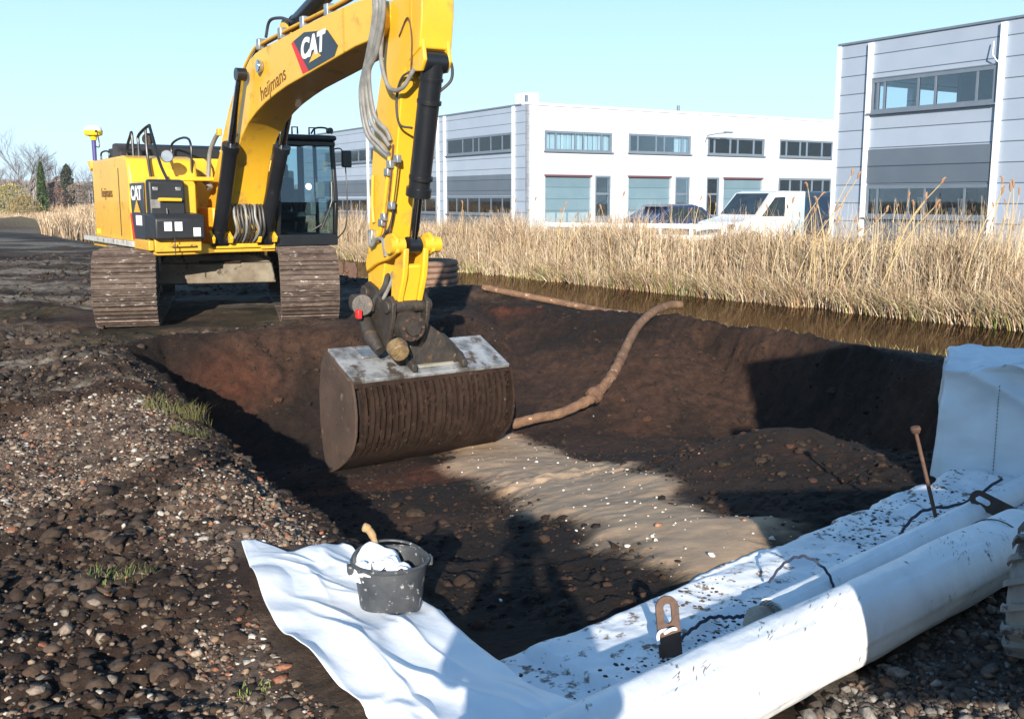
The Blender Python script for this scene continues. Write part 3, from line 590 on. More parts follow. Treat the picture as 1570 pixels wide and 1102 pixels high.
# handrails, lamp, mirror on the tank
def rail(pts, r=.018, name='handrail', m=BLK, n=6): return MB().tube(catmull(pts, n), r, 8).build(name, m, EX)
rail([(-.35,-1.2,2.2),(-.33,-1.2,2.5),(-.1,-1.2,2.68),(.0,-1.2,2.70),(.02,-1.2,2.3),(.02,-1.2,2.1)], .022)
rail([(.15,-1.15,2.05),(.15,-1.15,2.55),(.2,-1.15,2.68),(.75,-1.15,2.78),(.86,-1.15,2.72),(1.25,-1.15,2.25),(1.42,-1.1,2.0)], .022)
rail([(.55,-1.14,2.75),(.57,-1.14,2.4),(.7,-1.14,2.05)], .02)
rail([(-.35,-1.2,2.45),(.15,-1.17,2.45)], .015); rail([(-.4,-.5,2.3),(-.4,-.5,2.6),(.5,-.5,2.62),(.55,-.5,2.1)], .018)
mb = MB(); mb.cyl((.3,-1.05,2.62),(.36,-1.05,2.62),.085,seg=20); mb.build('work_lamp', DARKM, EX)
mb = MB(); mb.cyl((.9,-.95,2.35),(1.0,-.98,2.35),.08,.09,seg=20); mb.build('work_lamp', DARKM, EX); MB().cyl((1.0,-.98,2.35),(1.012,-.983,2.35),.08,seg=20).build('lamp_glass', CHR, EX)
mb = MB(); mb.prism([(-.9,2.37),(-.35,2.37),(-.45,2.5),(-.75,2.6),(-.86,2.6)], -1.3,-.95,'y'); mb.build('air_intake', DARKM, EX, bevel=.03)
rail([(-1.6,-1.3,2.3),(-1.6,-1.3,2.48),(-1.1,-1.3,2.48),(-1.1,-1.3,2.3)], .015); 
mb = MB(); mb.box(-.28,.5,-1.0,-.55,2.061,2.3); mb.build('battery_box', BLK, EX, bevel=.02)
# satellite antenna mast
mb = MB(); mb.cyl((-2.1,-1.3,2.3),(-2.1,-1.3,2.72),.032,.036); mb.build('antenna_mast', mat('violet_mast',(.05,.04,.16),(.06,.05,.2),.5), EX)
mb = MB(); mb.prism([(-2.25,2.37),(-1.95,2.37),(-1.95,2.25),(-2.05,2.2)],-1.4,-1.2,'y'); mb.build('mast_bracket', YEL, EX, bevel=.01)
mb = MB(); mb.lathe([(0,0),(.05,0),(.06,.06),(.14,.08),(.15,.15),(.0,.15)], (-2.1,-1.3,2.71), 24); mb.build('antenna_head', mat('antenna_yellow',(.8,.55,.01),(.75,.5,.01),.4), EX, ang=60)
mb = MB(); mb.lathe([(.145,0),(.13,.05),(.08,.08),(0,.09)], (-2.1,-1.3,2.862), 24); mb.build('antenna_cap', WHITEP, EX, ang=60)
rail([(-2.0,-1.3,2.82),(-1.85,-1.3,2.85),(-1.7,-1.3,2.6),(-2.02,-1.3,2.6)], .009)
# cab
cx0, cx1, cy0, cy1, cz0, cz1 = .22, 1.52, .45, 1.36, 1.05, 2.66
def fbar(mb, a, b, w=.055): mb.bar(a, b, w, w)
mb = MB()
F1 = [(1.50,cy0,1.22),(1.56,cy0,1.7),(1.46,cy0,2.58)]; F2 = [(x,cy1,z) for x,_,z in F1]
for q in (F1, F2):
    for a, b_ in zip(q[:-1], q[1:]): mb.bar(a, b_, .06, .075)
    y_ = q[0][1]
    mb.bar((cx0,y_,cz0+.1),(cx0,y_,2.58),.06,.1); mb.bar((.85,y_,cz0+.1),(.8,y_,2.58),.05,.06)
mb.box(cx0-.03,1.53,cy0-.035,cy1+.035,cz0,1.22)
mb.box(1.44,1.53,cy0-.03,cy1+.03,2.53,2.60)
mb.box(cx0-.03,cx0+.02,cy0,cy1,cz0,1.9)
mb.build('cab_frame', BLK, EX, bevel=.012)
mb = MB(); mb.prism([(cx0-.06,2.58),(1.5,2.60),(1.6,2.63),(1.56,2.69),(cx0+.1,2.74),(cx0-.06,2.70)], cy0-.04, cy1+.04, 'y'); mb.build('cab_roof', PANEL, EX, bevel=.03)
mb = MB(); mb.add([(1.505,cy0+.03,1.22),(1.505,cy1-.03,1.22),(1.565,cy1-.03,1.7),(1.565,cy0+.03,1.7),(1.465,cy1-.03,2.54),(1.465,cy0+.03,2.54)],[(0,1,2,3),(3,2,4,5)]); mb.build('windscreen', CABG, EX, smooth=False)
for y_ in (cy0+.0, cy1-.0): MB().add([(cx0+.03,y_,1.22),(1.48,y_,1.22),(1.53,y_,1.7),(1.43,y_,2.56),(cx0+.03,y_,2.56)],[(0,1,2,3,4)]).build('side_window', CABG, EX, smooth=False)
MB().add([(cx0,cy0+.05,1.9),(cx0,cy1-.05,1.9),(cx0,cy1-.05,2.55),(cx0,cy0+.05,2.55)],[(0,1,2,3)]).build('rear_window', CABG, EX, smooth=False)
SEAT = mat('dark_seat_fabric', (.02,.03,.035), (.05,.06,.06), .8)
mb = MB(); mb.box(.55,1.0,.68,1.12,1.42,1.55); mb.box(.45,.6,.7,1.1,1.5,2.08); mb.box(.47,.57,.78,1.02,2.1,2.3); mb.box(.6,.9,.75,1.05,1.22,1.42); mb.build('operator_seat', SEAT, EX, bevel=.04)
mb = MB(); mb.box(.7,1.05,.54,.64,1.5,1.72); mb.cyl((1.0,.59,1.72),(1.02,.59,1.85),.02); mb.build('console', SEAT, EX, bevel=.02)
mb = MB(); mb.box(.72,1.05,1.17,1.26,1.5,1.7); mb.cyl((1.0,1.21,1.7),(1.02,1.21,1.85),.02); mb.box(1.25,1.32,1.15,1.3,1.75,2.0); mb.build('console', mat('grey_console',(.25,.27,.26),(.15,.16,.16),.6), EX, bevel=.02)
mb = MB(); mb.tube([(1.3,.8,1.25),(1.33,.8,1.4)],.015); mb.tube([(1.3,.98,1.25),(1.33,.98,1.4)],.015); mb.box(1.2,1.4,.65,1.15,1.225,1.24); mb.build('pedals', HOSE, EX)
mb = MB(); mb.tube([(.62,.6,2.2),(.66,.66,2.05),(.7,.68,1.85),(.72,.66,1.65)],[.05,.13,.15,.1],10); mb.build('hanging_jacket', mat('navy_jacket',(.012,.02,.03),(.06,.08,.08),.9,spots=(.3,.35,.3),sscale=3,sthr=.62), EX)
mb = MB(); mb.tube([(1.56,.95,1.27),(1.61,1.15,1.4),(1.60,1.28,1.72),(1.55,1.30,2.0)],.014); mb.tube([(1.61,1.08,1.28),(1.61,1.24,1.62)],.02); mb.build('wiper', BLK, EX)
MB().lathe([(0,0),(.05,0),(.05,.004),(0,.004)],(0,0,0),20).build('round_sticker', WHITEP, EX, smooth=False).matrix_local = Matrix.Translation((1.55,.93,1.93)) @ Matrix.Rotation(R(82),4,'Y')
for y_ in (.75, 1.02): MB().tube([(1.42,y_,2.7),(1.42,y_,2.8),(1.46,y_+.07,2.8),(1.46,y_+.07,2.7)],.014).build('roof_lamp_bracket', BLK, EX)
rail([(1.3,1.1,2.72),(1.35,1.15,2.80),(1.45,1.28,2.80),(1.5,1.36,2.72)], .014)
mb = MB(); mb.cyl((1.5,1.3,2.76),(1.57,1.3,2.76),.045,seg=16); mb.build('roof_lamp', BLK, EX)
rail([(1.45,1.38,2.5),(1.55,1.5,2.45),(1.62,1.52,1.9),(1.6,1.5,1.35),(1.5,1.4,1.15)], .010, 'mirror_arm')
mb = MB(); mb.box(1.60,1.66,1.44,1.60,2.22,2.47); mb.build('mirror', BLK, EX, bevel=.02)
mb = MB(); mb.box(1.46,1.5,.18,.40,1.02,1.2); mb.build('step_plate', YELD, EX, bevel=.01)
# boom
BO = [(.25,1.3),(.59,1.67),(.9,2.02),(1.22,2.36),(1.66,2.87),(2.0,3.14),(2.27,3.34),(2.6,3.54),(2.85,3.61),(3.12,3.64),(4.57,3.74),(5.12,3.77),(5.88,3.79),(6.15,3.78),(6.32,3.74),(6.43,3.66),(6.46,3.56),(6.43,3.46),(6.36,3.39),(6.22,3.36),(5.84,3.34),(4.58,3.19),(3.9,3.11),(3.54,3.05),(3.15,2.97),(2.83,2.88),(2.5,2.76),(2.2,2.58),(2.0,2.4),(1.86,2.22),(1.70,1.9),(1.55,1.55),(1.3,1.25),(.9,1.12),(.5,1.12)]
BO = [(x,z) for x,z in BO]
bk = .3
mb = MB(); mb.prism(BO, -bk, .22, 'y'); boom = mb.build('boom', YEL, EX, bevel=.012, ang=28)
mb = MB()
for z_,x0,x1 in ((.02,2.6,5.9),):
    mb.box(5.55,5.60,-.304,-.3005,3.32,3.77)
mb.build('weld_seam', YELD, boom, smooth=False)
# boom base brackets & hose bundle
mb = MB(); mb.box(.0,1.2,-.42,-.335,1.12,1.62); mb.box(.0,1.2,.25,.335,1.12,1.62); mb.box(1.2,1.5,-.5,.36,1.04,1.12); mb.build('boom_foot_bracket', YEL, EX, bevel=.02)
for y_ in (-.56,-.30,.12,.36): MB().prism([(1.2,1.12),(1.62,1.12),(1.66,1.2),(1.5,1.3),(1.25,1.26)], y_-.025,y_+.025,'y').build('cylinder_lug', YEL, EX, bevel=.01)
for k in range(9):
    y_ = -.26+k*.052; o = random.uniform(-.03,.03)
    MB().tube(catmull([(1.3,y_+o,1.62+o),(1.62,y_,1.66),(1.72+o,y_+o*.5,1.5),(1.70,y_-o,1.3),(1.55,y_,1.15),(1.4,y_,1.12)],5), .021, 8).build('hydraulic_hose', BHOSE if k%3 else HOSE, EX)
mb = MB(); mb.cyl((1.5,-.42,1.66),(1.5,.3,1.66),.045); mb.build('hose_guard_bar', BLK, EX)
# boom cylinders
def hcyl(a, b, f, r, rr, name, m=CYL):
    a = Vector(a); b = Vector(b); c_ = a.lerp(b, f); d_ = (b-a).normalized()
    mb = MB(); mb.tube([a, c_-d_*.09, c_-d_*.088, c_], [r, r, r*1.18, r*1.18], 20); mb.tube([a+d_*.15, a+d_*.18], [r*1.1]*2, 20)
    s_ = d_.cross(Vector((0,1,0))).normalized()
    mb.tube([a-Vector((0,r*1.1,0)), a+Vector((0,r*1.1,0))], r*.95, 16)
    o = mb.build(name, m, EX); mb = MB(); mb.tube([c_+d_*.002, b], rr, 16); mb.build('piston_rod', CHR, o)
    mb = MB(); mb.tube([b-Vector((0,r*.62,0)), b+Vector((0,r*.62,0))], r*.8, 16); mb.build('rod_eye', m, o); return o
hcyl((1.45,-.43,1.16),(2.62,-.42,3.36),.60,.105,.055,'boom_cylinder')
hcyl((1.45,.24,1.16),(2.62,.34,3.36),.60,.105,.055,'boom_cylinder')
MB().tube(catmull([(1.5,-.40,1.5),(1.62,-.36,2.0),(1.98,-.34,2.5),(2.15,-.34,2.62)],6),.016).build('hydraulic_hose', BHOSE, EX)
# top of the boom: stick cylinder, pipes
hcyl((3.5,-.04,3.85),(6.95,-.04,4.72),.62,.11,.06,'stick_cylinder')
mb = MB(); mb.prism([(3.3,3.62),(3.8,3.62),(3.6,3.92),(3.42,3.92)],-.17,-.13,'y'); mb.build('cylinder_lug', YEL, EX); mb = MB(); mb.prism([(3.3,3.62),(3.8,3.62),(3.6,3.92),(3.42,3.92)],.05,.09,'y'); mb.build('cylinder_lug', YEL, EX)
for k, y_ in enumerate((-.27,-.22)):
    MB().tube(catmull([(1.3,y_,2.50+.03*k),(1.8,y_,3.06),(2.25,y_,3.42),(2.7,y_,3.66),(3.1,y_,3.72),(4.5,y_,3.80),(5.6,y_,3.86),(6.0,y_,3.95)],6), .02, 8).build('steel_pipe', RUST if k else YELD, boom)
for x_ in (2.95,3.7,4.4,5.1): MB().box(x_-.05,x_+.05,-.30,-.18,3.64+(x_-2.9)*.05,3.78+(x_-2.9)*.05).build('pipe_clamp', STEEL, boom, bevel=.01)
MB().tube(catmull([(3.0,-.2,3.8),(3.15,-.2,3.98),(3.5,-.2,3.97),(3.8,-.2,3.9)],6),.02,8).build('hydraulic_hose', BHOSE, EX)
# grey hose from deck up the rear of the boom
MB().tube(catmull([(1.1,-.5,2.0),(1.16,-.42,1.93),(1.0,-.4,1.9),(.95,-.38,2.05),(1.0,-.36,2.4),(1.2,-.34,2.6),(1.36,-.33,2.68)],7), .032, 10).build('hydraulic_hose', HOSE, EX)
MB().box(1.32,1.42,-.36,-.30,2.64,2.74).build('hose_clamp', YELD, boom, bevel=.01)
# boom logo, lettering, lamp
def yp(name, poly, m, y0, y1, par): return MB().prism(poly, y0, y1, 'y').build(name, m, par, smooth=False)
lg_ = yp('logo_panel', [(4.17,3.60),(4.5,3.66),(5.15,3.60),(5.42,3.40),(5.32,3.30),(4.60,3.215)], DECALB, -.305, -.3005, boom)
yp('red_stripe', [(4.10,3.58),(4.165,3.60),(4.59,3.215),(4.42,3.20)], REDP, -.305, -.3005, lg_)
MT = Matrix.Translation((4.72,-.308,3.475)) @ Matrix.Rotation(R(-3),4,'Y') @ Matrix.Rotation(R(90),4,'X')
text_mesh('logo_letters', 'CAT', .30, WHITEP, MT, lg_, .18, xs=1.15, bold=.014)
MB().add([(4.62,-.3095,3.30),(4.98,-.3095,3.345),(4.80,-.3095,3.43),(4.62,-.3087,3.30),(4.98,-.3087,3.345),(4.80,-.3087,3.43)],[(0,1,2),(3,4,5)]).build('logo_triangle', YEL, lg_, smooth=False)
text_mesh('lettering', 'heijmans', .26, TXT, Matrix.Translation((3.45,-.304,3.17)) @ Matrix.Rotation(R(-13),4,'Y') @ Matrix.Rotation(R(90),4,'X'), boom)
mb = MB(); mb.tube([(3.1,-.31,3.42),(3.1,-.36,3.42)],[.07,.085],20); bl = mb.build('boom_lamp', STEEL, EX); MB().tube([(3.1,-.361,3.42),(3.1,-.37,3.42)],[.07,.065],20).build('lamp_glass', CHR, bl)
# stick
ST = [(7.0,5.3),(6.85,4.7),(6.62,4.0),(6.50,3.75),(6.37,3.43),(6.25,3.12),(6.05,2.6),(5.96,2.13),(5.91,1.78),(5.86,1.43),(5.80,1.11),(5.80,.79),(5.9,.73),(6.12,.76),(6.2,1.0),(6.28,1.3),(6.40,1.7),(6.55,2.3),(6.68,2.9),(6.80,3.1),(7.05,3.2),(7.1,3.5),(7.12,4.2),(7.2,5.3)]
mb = MB(); mb.prism(ST, -.19, .17, 'y'); stick = mb.build('stick', YEL, EX, bevel=.012, ang=28)
mb = MB(); mb.box(6.86,6.9,-.195,-.1905,3.2,5.2); mb.build('weld_seam', YELD, stick, smooth=False)
for y_ in (-.15,.13): MB().prism([(6.75,3.0),(7.02,2.98),(7.1,3.08),(7.06,3.3),(6.8,3.35)], y_-.02,y_+.02,'y').build('cylinder_lug', YEL, stick, bevel=.01)
hcyl((6.99,-.01,3.08),(6.52,-.01,1.27),.72,.112,.05,'bucket_cylinder')
# bars on cylinder + hose loop
for z_,x_ in ((2.72,6.91),(1.98,6.72)): MB().tube([(x_,-.01,z_),(x_-.01,-.01,z_-.035)],[.125,.125],20).build('cylinder_band', BLK, EX)
MB().tube(catmull([(7.02,.05,3.1),(7.06,.15,3.08),(7.04,.17,2.92),(6.95,.08,2.8)],6),.016,8).build('hydraulic_hose', BHOSE, EX)
MB().tube(catmull([(6.9,-.14,3.0),(6.75,-.22,2.95),(6.6,-.215,2.75),(6.65,-.215,2.5),(6.8,-.15,2.45)],6),.012,8).build('hydraulic_hose', BHOSE, EX)
# hoses hanging from boom end to the stick
for k,(dx, dz) in enumerate(((0,0),(.05,.03),(.13,.10),(.2,.16))):
    MB().tube(catmull([(6.05,-.26-.01*k,3.98),(6.35+dx,-.36,3.92),(6.48+dx,-.38,3.6),(6.30+dx,-.38,3.2),(6.10+dx,-.37,2.85+dz),(6.12+dx,-.33,2.45+dz),(6.25+dx,-.26,2.28+dz),(6.42+dx*.3,-.23,2.18+dz)],8), .023, 10).build('hydraulic_hose', HOSE, EX)
MB().tube(catmull([(6.5,-.33,3.95),(6.62,-.35,3.6),(6.52,-.34,3.15),(6.60,-.3,2.86),(6.80,-.26,2.83),(6.95,-.2,3.0)],8), .022, 10).build('hydraulic_hose', HOSE, EX)
MB().tube(catmull([(6.65,-.2,3.35),(6.85,-.21,3.5),(6.93,-.21,3.3),(6.88,-.2,2.95)],6),.008,6).build('thin_pipe', RUST, stick)
def spipe(pts, r, m): return MB().tube(catmull(pts,6), r, 8).build('steel_pipe', m, stick)
spipe([(6.42,-.215,2.18),(6.38,-.215,2.0),(6.2,-.215,1.45),(6.08,-.215,1.32)], .02, YEL)
spipe([(6.5,-.21,2.3),(6.42,-.21,1.9),(6.25,-.21,1.35),(6.12,-.21,1.2)], .010, RUST)
spipe([(6.62,-.21,2.15),(6.52,-.21,1.8),(6.35,-.21,1.3)], .008, RUST)
spipe([(6.03,-.215,2.0),(6.0,-.215,1.7),(6.02,-.215,1.5)], .018, YEL)
for x_,z_ in ((6.38,2.02),(6.44,2.1),(6.22,1.5),(6.28,1.56),(6.6,2.15),(6.45,1.68)): MB().box(x_-.045,x_+.045,-.245,-.1905,z_-.04,z_+.04).build('pipe_clamp', STEEL, stick, bevel=.008)
MB().tube(catmull([(5.98,-.24,1.38),(6.05,-.27,1.25),(6.15,-.25,1.32),(6.3,-.25,1.32),(6.36,-.25,1.15)],6),.022,8).build('hydraulic_hose', HOSE, EX)
MB().box(5.93,6.03,-.25,-.1905,1.28,1.42).build('pipe_clamp', STEEL, stick, bevel=.01)
MB().tube(catmull([(6.4,-.14,1.7),(6.37,-.2,1.45),(6.25,-.2,1.38),(6.15,-.2,1.3)],6),.018,8).build('hydraulic_hose', BHOSE, EX)
# linkage
for y0_,y1_ in ((-.245,-.2),(.18,.225)): MB().prism([(5.86,1.04),(5.88,.96),(6.12,1.06),(6.4,1.12),(6.5,1.16),(6.6,1.2),(6.6,1.34),(6.5,1.4),(6.38,1.38),(6.15,1.24),(5.9,1.16)], y0_,y1_,'y').build('link_bar', YEL, EX, bevel=.012)
mb = MB(); mb.cyl((6.52,-.30,1.27),(6.52,-.13,1.27),.085,seg=20); mb.cyl((6.52,.10,1.27),(6.52,.30,1.27),.085,seg=20); mb.build('linkage_pin', YEL, EX)
mb = MB(); mb.prism([(6.44,1.24),(6.60,1.24),(6.56,.95),(6.42,.62),(6.26,.62),(6.3,.95)], -.155,-.09,'y'); mb.prism([(6.44,1.24),(6.60,1.24),(6.56,.95),(6.42,.62),(6.26,.62),(6.3,.95)], .08,.145,'y'); mb.prism([(6.50,1.08),(6.545,1.05),(6.42,.64),(6.37,.64)], -.09,.08,'y'); mb.build('bucket_link', YEL, EX, bevel=.015)
MB().tube(catmull([(6.1,-.1,1.0),(6.2,-.16,.9),(6.18,-.2,.78),(6.08,-.26,.66),(6.1,-.3,.55)],6),.03,8).build('hydraulic_hose', BHOSE, EX)
MB().tube(catmull([(6.12,-.06,1.0),(6.25,-.12,.9),(6.2,-.17,.75),(6.12,-.22,.6)],6),.022,8).build('hydraulic_hose', HOSE, EX)
# tiltrotator (built in world orientation of the bucket)
phi = R(35); bw = Vector((math.cos(phi), math.sin(phi), 0)); bn = Vector((-math.sin(phi), math.cos(phi), 0)); B0 = Vector((-1.66, 10.4, 0))
BM = W2L @ Matrix(((bw.x, bn.x, 0, B0.x), (bw.y, bn.y, 0, B0.y), (0,0,1,0), (0,0,0,1)))   # x along the bucket width, y toward the back, z up
S = Matrix.Translation((6.08,-.01,0))   # stick foot frame (excavator local)
mb = MB(S); mb.prism([(-.30,.80),(-.18,.86),(.0,.80),(.12,.66),(.34,.74),(.42,.66),(.40,.5),(.3,.26),(.2,.14),(-.1,.2),(-.22,.42),(-.34,.62)], -.24,-.19,'y'); mb.prism([(-.30,.80),(-.18,.86),(.0,.80),(.12,.66),(.34,.74),(.42,.66),(.40,.5),(.3,.26),(.2,.14),(-.1,.2),(-.22,.42),(-.34,.62)], .17,.22,'y'); mb.box(-.2,.3,-.189,.169,.3,.55); mb.cyl((-.2,-.28,.74),(-.2,.26,.74),.075,seg=18); mb.cyl((.32,-.28,.62),(.32,.26,.62),.07,seg=18)
mb.build('quick_coupler', DARKM, EX, bevel=.01)
mb = MB(S); mb.cyl((.30,-.03,.42),(.47,-.03,.40),.17,.15,seg=28); mb.cyl((.47,-.03,.40),(.5,-.03,.398),.09,.085,seg=20); ro = mb.build('rotator_hub', DARKM, EX)
mb = MB(S)
for i in range(8):
    a = 2*math.pi*i/8; mb = MB(S); mb.cyl((.47,-.03+.115*math.cos(a),.40+.115*math.sin(a)),(.492,-.03+.115*math.cos(a),.398+.115*math.sin(a)),.018,seg=6); mb.build('bolt', RUST, ro)
mb = MB(S); mb.cyl((-.28,-.2,.56),(-.02,-.38,.62),.12,seg=18); mb.cyl((-.33,-.1,.62),(-.33,-.36,.62),.09,seg=16); mb.build('rotator_motor', DARKM, EX, bevel=.01)
MB(S).box(-.02,.06,-.47,-.42,.48,.58).build('red_coupling', REDP, EX, bevel=.01)
mb = MB(S); mb.tube([(-.18,-.3,.5),(.05,-.32,.28),(.22,-.3,.14)],[.07,.085,.06],12); mb.build('tilt_cylinder', DARKM, EX)
mb = MB(S); mb.cyl((.38,-.18,.2),(.50,-.2,.14),.12,.1,seg=14); mb.build('tilt_pivot', mat('ochre_worn_pivot',(.25,.17,.07),(.08,.05,.03),.8,scale=10,bump=.6), EX, bevel=.01)
mb = MB(BM); mb.prism([(.72,-.0),(.78,.30),(.95,.42),(1.12,.30),(1.32,.14),(1.4,.0),(1.36,-.08),(.74,-.1)], .12,.2,'y'); mb.prism([(.72,-.02),(.8,.26),(.95,.4),(1.12,.30),(1.3,.12),(1.38,-.0)], .4,.48,'y'); mb.cyl((.68,.16,-.02),(.68,.5,.06),.06,seg=12); mb.cyl((1.38,.12,-.02),(1.38,.5,.08),.075,seg=12); mb.box(.74,1.34,.2,.4,-.02,.1)
mb.build('tilt_frame', DARKM, EX, bevel=.012)
# ditching bucket: width 2.05, tilted top plate, ribbed back, mouth toward the machine
BWd = 1.98
bk_ = empty('tmp', (0,0,0)); bpy.data.objects.remove(bk_)
def T_(x, b, z): return (x, b, z+ (x/BWd-.0)*.0)
mb = MB(BM); mb.prism([(.62,.10),(.60,.14),(-.02,-.13),(.0,-.17)], 0.0, BWd, 'x'); bsh = mb.build('bucket', SILV, EX, bevel=.006)
prof = [(.0,-.19),(-.06,-.32),(-.085,-.5),(-.06,-.70),(.02,-.86),(.16,-.99)]
# ribbed back panel: sheet with vertical slots made of bars
def offp(p, o): # offset profile outward
    out_ = []
    for i,(b_,z_) in enumerate(p):
        a = p[max(i-1,0)]; c_ = p[min(i+1,len(p)-1)]; t_ = Vector((c_[0]-a[0], c_[1]-a[1])).normalized(); out_.append((b_+t_.y*o, z_-t_.x*o))
    return out_
inn = offp(prof, -.075)
mb = MB(BM); n = len(prof)
mb.prism(inn + offp(prof,-.09)[::-1], .04, BWd-.04, 'x'); mb.build('back_plate', mat('black_mud_slot_shade',(.008,.005,.004),(.014,.009,.006),.9), bsh, smooth=False)  # muddy plate blackened to stand in for shade in the open slots
ribs = MB(BM); nr = 25
for i in range(nr):
    x0 = .07+i*(BWd-.14)/nr; wv = random.uniform(.034,.046)
    if i == nr//2: wv = .062
    jit = [random.uniform(-.011,.011) for _ in prof]
    o_ = offp(prof, .022)
    vs = []
    for (b_,z_),(bi,zi),j in zip(o_, inn, jit): vs += [(x0+j,b_+j,z_),(x0+wv+j,b_+j*.5,z_),(x0+wv+j,bi,zi),(x0+j,bi,zi)]
    fs = []
    for k in range(n-1):
        q = k*4; fs += [(q,q+4,q+5,q+1),(q+1,q+5,q+6,q+2),(q+3,q+7,q+4,q)]
    ribs.add(vs, fs)
ribs.build('ribbed_grid', MUDB, bsh, smooth=True, ang=50)
mb = MB(BM)
mb.box(.0,BWd,-.03,.04,-.215,-.165); 
lo_ = [(.0,-.82),(.13,-1.0),(.36,-1.14),(.62,-1.26),(.64,-1.22),(.38,-1.09),(.17,-.96),(.03,-.80)]
mb.prism(lo_, 0.0, BWd, 'x'); mb.build('bottom_plate', MUDB, bsh, bevel=.008)
SD = [(.62,.12),(-.02,-.15),(-.075,-.32),(-.10,-.5),(-.075,-.71),(.0,-.88),(.14,-1.01),(.36,-1.15),(.64,-1.27),(.74,-1.02),(.80,-.7),(.80,-.35),(.74,-.05)]
for x0, x1 in ((-.03,.0),(BWd,BWd+.03)): MB(BM).prism(SD, x0, x1, 'x').build('side_plate', MUDS if x0 < 0 else MUDB, bsh, bevel=.008)
rm = random.Random(3); mm = MB(BM); ib = bmesh.new(); bmesh.ops.create_icosphere(ib, subdivisions=1, radius=1); iv = [v.co.copy() for v in ib.verts]; ifc = [[q.index for q in p.verts] for p in ib.faces]; ib.free()
for i in range(420):
    k = rm.randrange(n-1); f_ = rm.random(); b_ = prof[k][0]*(1-f_)+prof[k+1][0]*f_; z_ = prof[k][1]*(1-f_)+prof[k+1][1]*f_; x_ = rm.uniform(.05,BWd-.05)
    if rm.random() < .18 and vn(np.array([x_*2.2]),np.array([0.]),3)[0] > .45: b_ = rm.uniform(.15,.5); z_ = -1.02-.27*(b_/.6)-.015
    s_ = rm.uniform(.006,.026)
    mm.add([Vector((x_+v.x*s_*rm.uniform(.6,1.2), b_-.005+v.y*s_*.6, z_+v.z*s_*rm.uniform(.8,2.2))) for v in iv], ifc)
cm = mm.build('caked_mud', MUDB, bsh, smooth=False); cm['kind'] = 'stuff'
for x_ in (.72,1.36): MB(BM).prism([(.60,.16),(-.04,-.10),(-.04,-.02),(.2,.12),(.45,.22),(.58,.22)], x_-.03, x_+.03, 'x').build('mounting_ear', DARKM, bsh, bevel=.01)
MB(BM).prism([(.50,.105),(.34,.04),(.34,.055),(.50,.12)], .28,.50,'x').build('name_plate', STEEL, bsh, bevel=.01)
MB(BM).prism([(.57,.135),(.08,-.082),(.08,-.07),(.57,.146)], .80,1.30,'x').build('wear_plate', mat('pale_scraped_plate',(.45,.42,.34),(.3,.28,.22),.5,.3,scale=4,bump=.2), bsh, bevel=.004)

# ------------------------------------------------------------------ white sheets, rolls and small things by the pit
UL = Vector((.7265,.6872,0)); NL = Vector((.6872,-.7265,0))   # along the liner / away from the pit
def LP(la, lo, z=0): return Vector((0,3.55,0)) + UL*la + NL*lo + Vector((0,0,z))
def polyline(pts, t):
    P = np.array(pts, float); L_ = np.concatenate([[0], np.cumsum(np.hypot(*(P[1:]-P[:-1]).T))]); L_ /= L_[-1]
    return np.stack([np.interp(t, L_, P[:,0]), np.interp(t, L_, P[:,1])], -1)
def grid_faces(a, b):
    I = np.arange(a*b).reshape(a, b); return np.stack([I[:-1,:-1].ravel(), I[1:,:-1].ravel(), I[1:,1:].ravel(), I[:-1,1:].ravel()], 1)
def solid(o, th):
    m = o.modifiers.new('thickness', 'SOLIDIFY'); m.thickness = th; m.offset = 0; return o
def smooth_line(pts, n=10): return [tuple(p)[:2] for p in catmull([(x,y,0) for x,y in pts], n)]
# near sheet
nv, nu = 220, 130
tv = np.linspace(0,1,nv); tu = np.linspace(0,1,nu)
Lb = polyline(smooth_line([(-1.30,4.66),(-1.23,4.48),(-1.1,4.14),(-.97,3.84),(-.84,3.6),(-.72,3.42),(-.6,3.25),(-.5,3.12),(-.2,2.6),(.1,2.0)]), tv)
Rb = polyline(smooth_line([(-.74,4.72),(-.55,4.42),(-.34,4.10),(-.2,3.86),(-.09,3.68),(.0,3.54),(.22,3.24),(.55,2.85),(.9,2.45),(1.2,2.1)]), tv)
U, Vv = np.meshgrid(tu, tv); PX = Lb[:,None,0]*(1-U)+Rb[:,None,0]*U; PY = Lb[:,None,1]*(1-U)+Rb[:,None,1]*U
topo = np.interp(tu, [0,.08,.28,.42,.62,.80,.9,1], [0,.08,-.01,-.10,.04,.17,.11,0])
PY += topo[None]*np.clip(1-Vv*7,0,1)**1.2
fold = 0
for (a_,f_,s__,am) in ((.75,2.6,1,.050),(.95,5.0,5,.024),(.5,9,9,.008)):
    xr = PX*math.cos(a_)+PY*math.sin(a_); yr = -PX*math.sin(a_)+PY*math.cos(a_)
    q = vn(xr*f_+.9*fbm(PX,PY,1.5,3,s__), yr*f_*.28+7, s__)*2-1
    fold = fold + am*(1-np.abs(q)*1.9)
flat = 1-np.exp(-(((PX+.5)/.22)**2+((PY-3.95)/.2)**2))      # pressed flat under the bucket
Zs = H(PX, PY, False)*.5 + .05 + (fold)*(.35+.65*flat)*np.clip(Vv*6+.3,0,1)*.9
Zs += .035*np.exp(-(U/.10)**2-(Vv/.05)**2) + .05*np.exp(-(U/.03)**2)*0 - .05*np.exp(-((1-U)/.05)**2)*(Vv<.8)
Zs = np.maximum(Zs, H(PX,PY)+.016)
for _ in range(3):
    Q = Zs.copy(); Q[1:-1,1:-1] = (Zs[:-2,1:-1]+Zs[2:,1:-1]+Zs[1:-1,:-2]+Zs[1:-1,2:]+Zs[1:-1,1:-1]*2)/6; Zs = Q
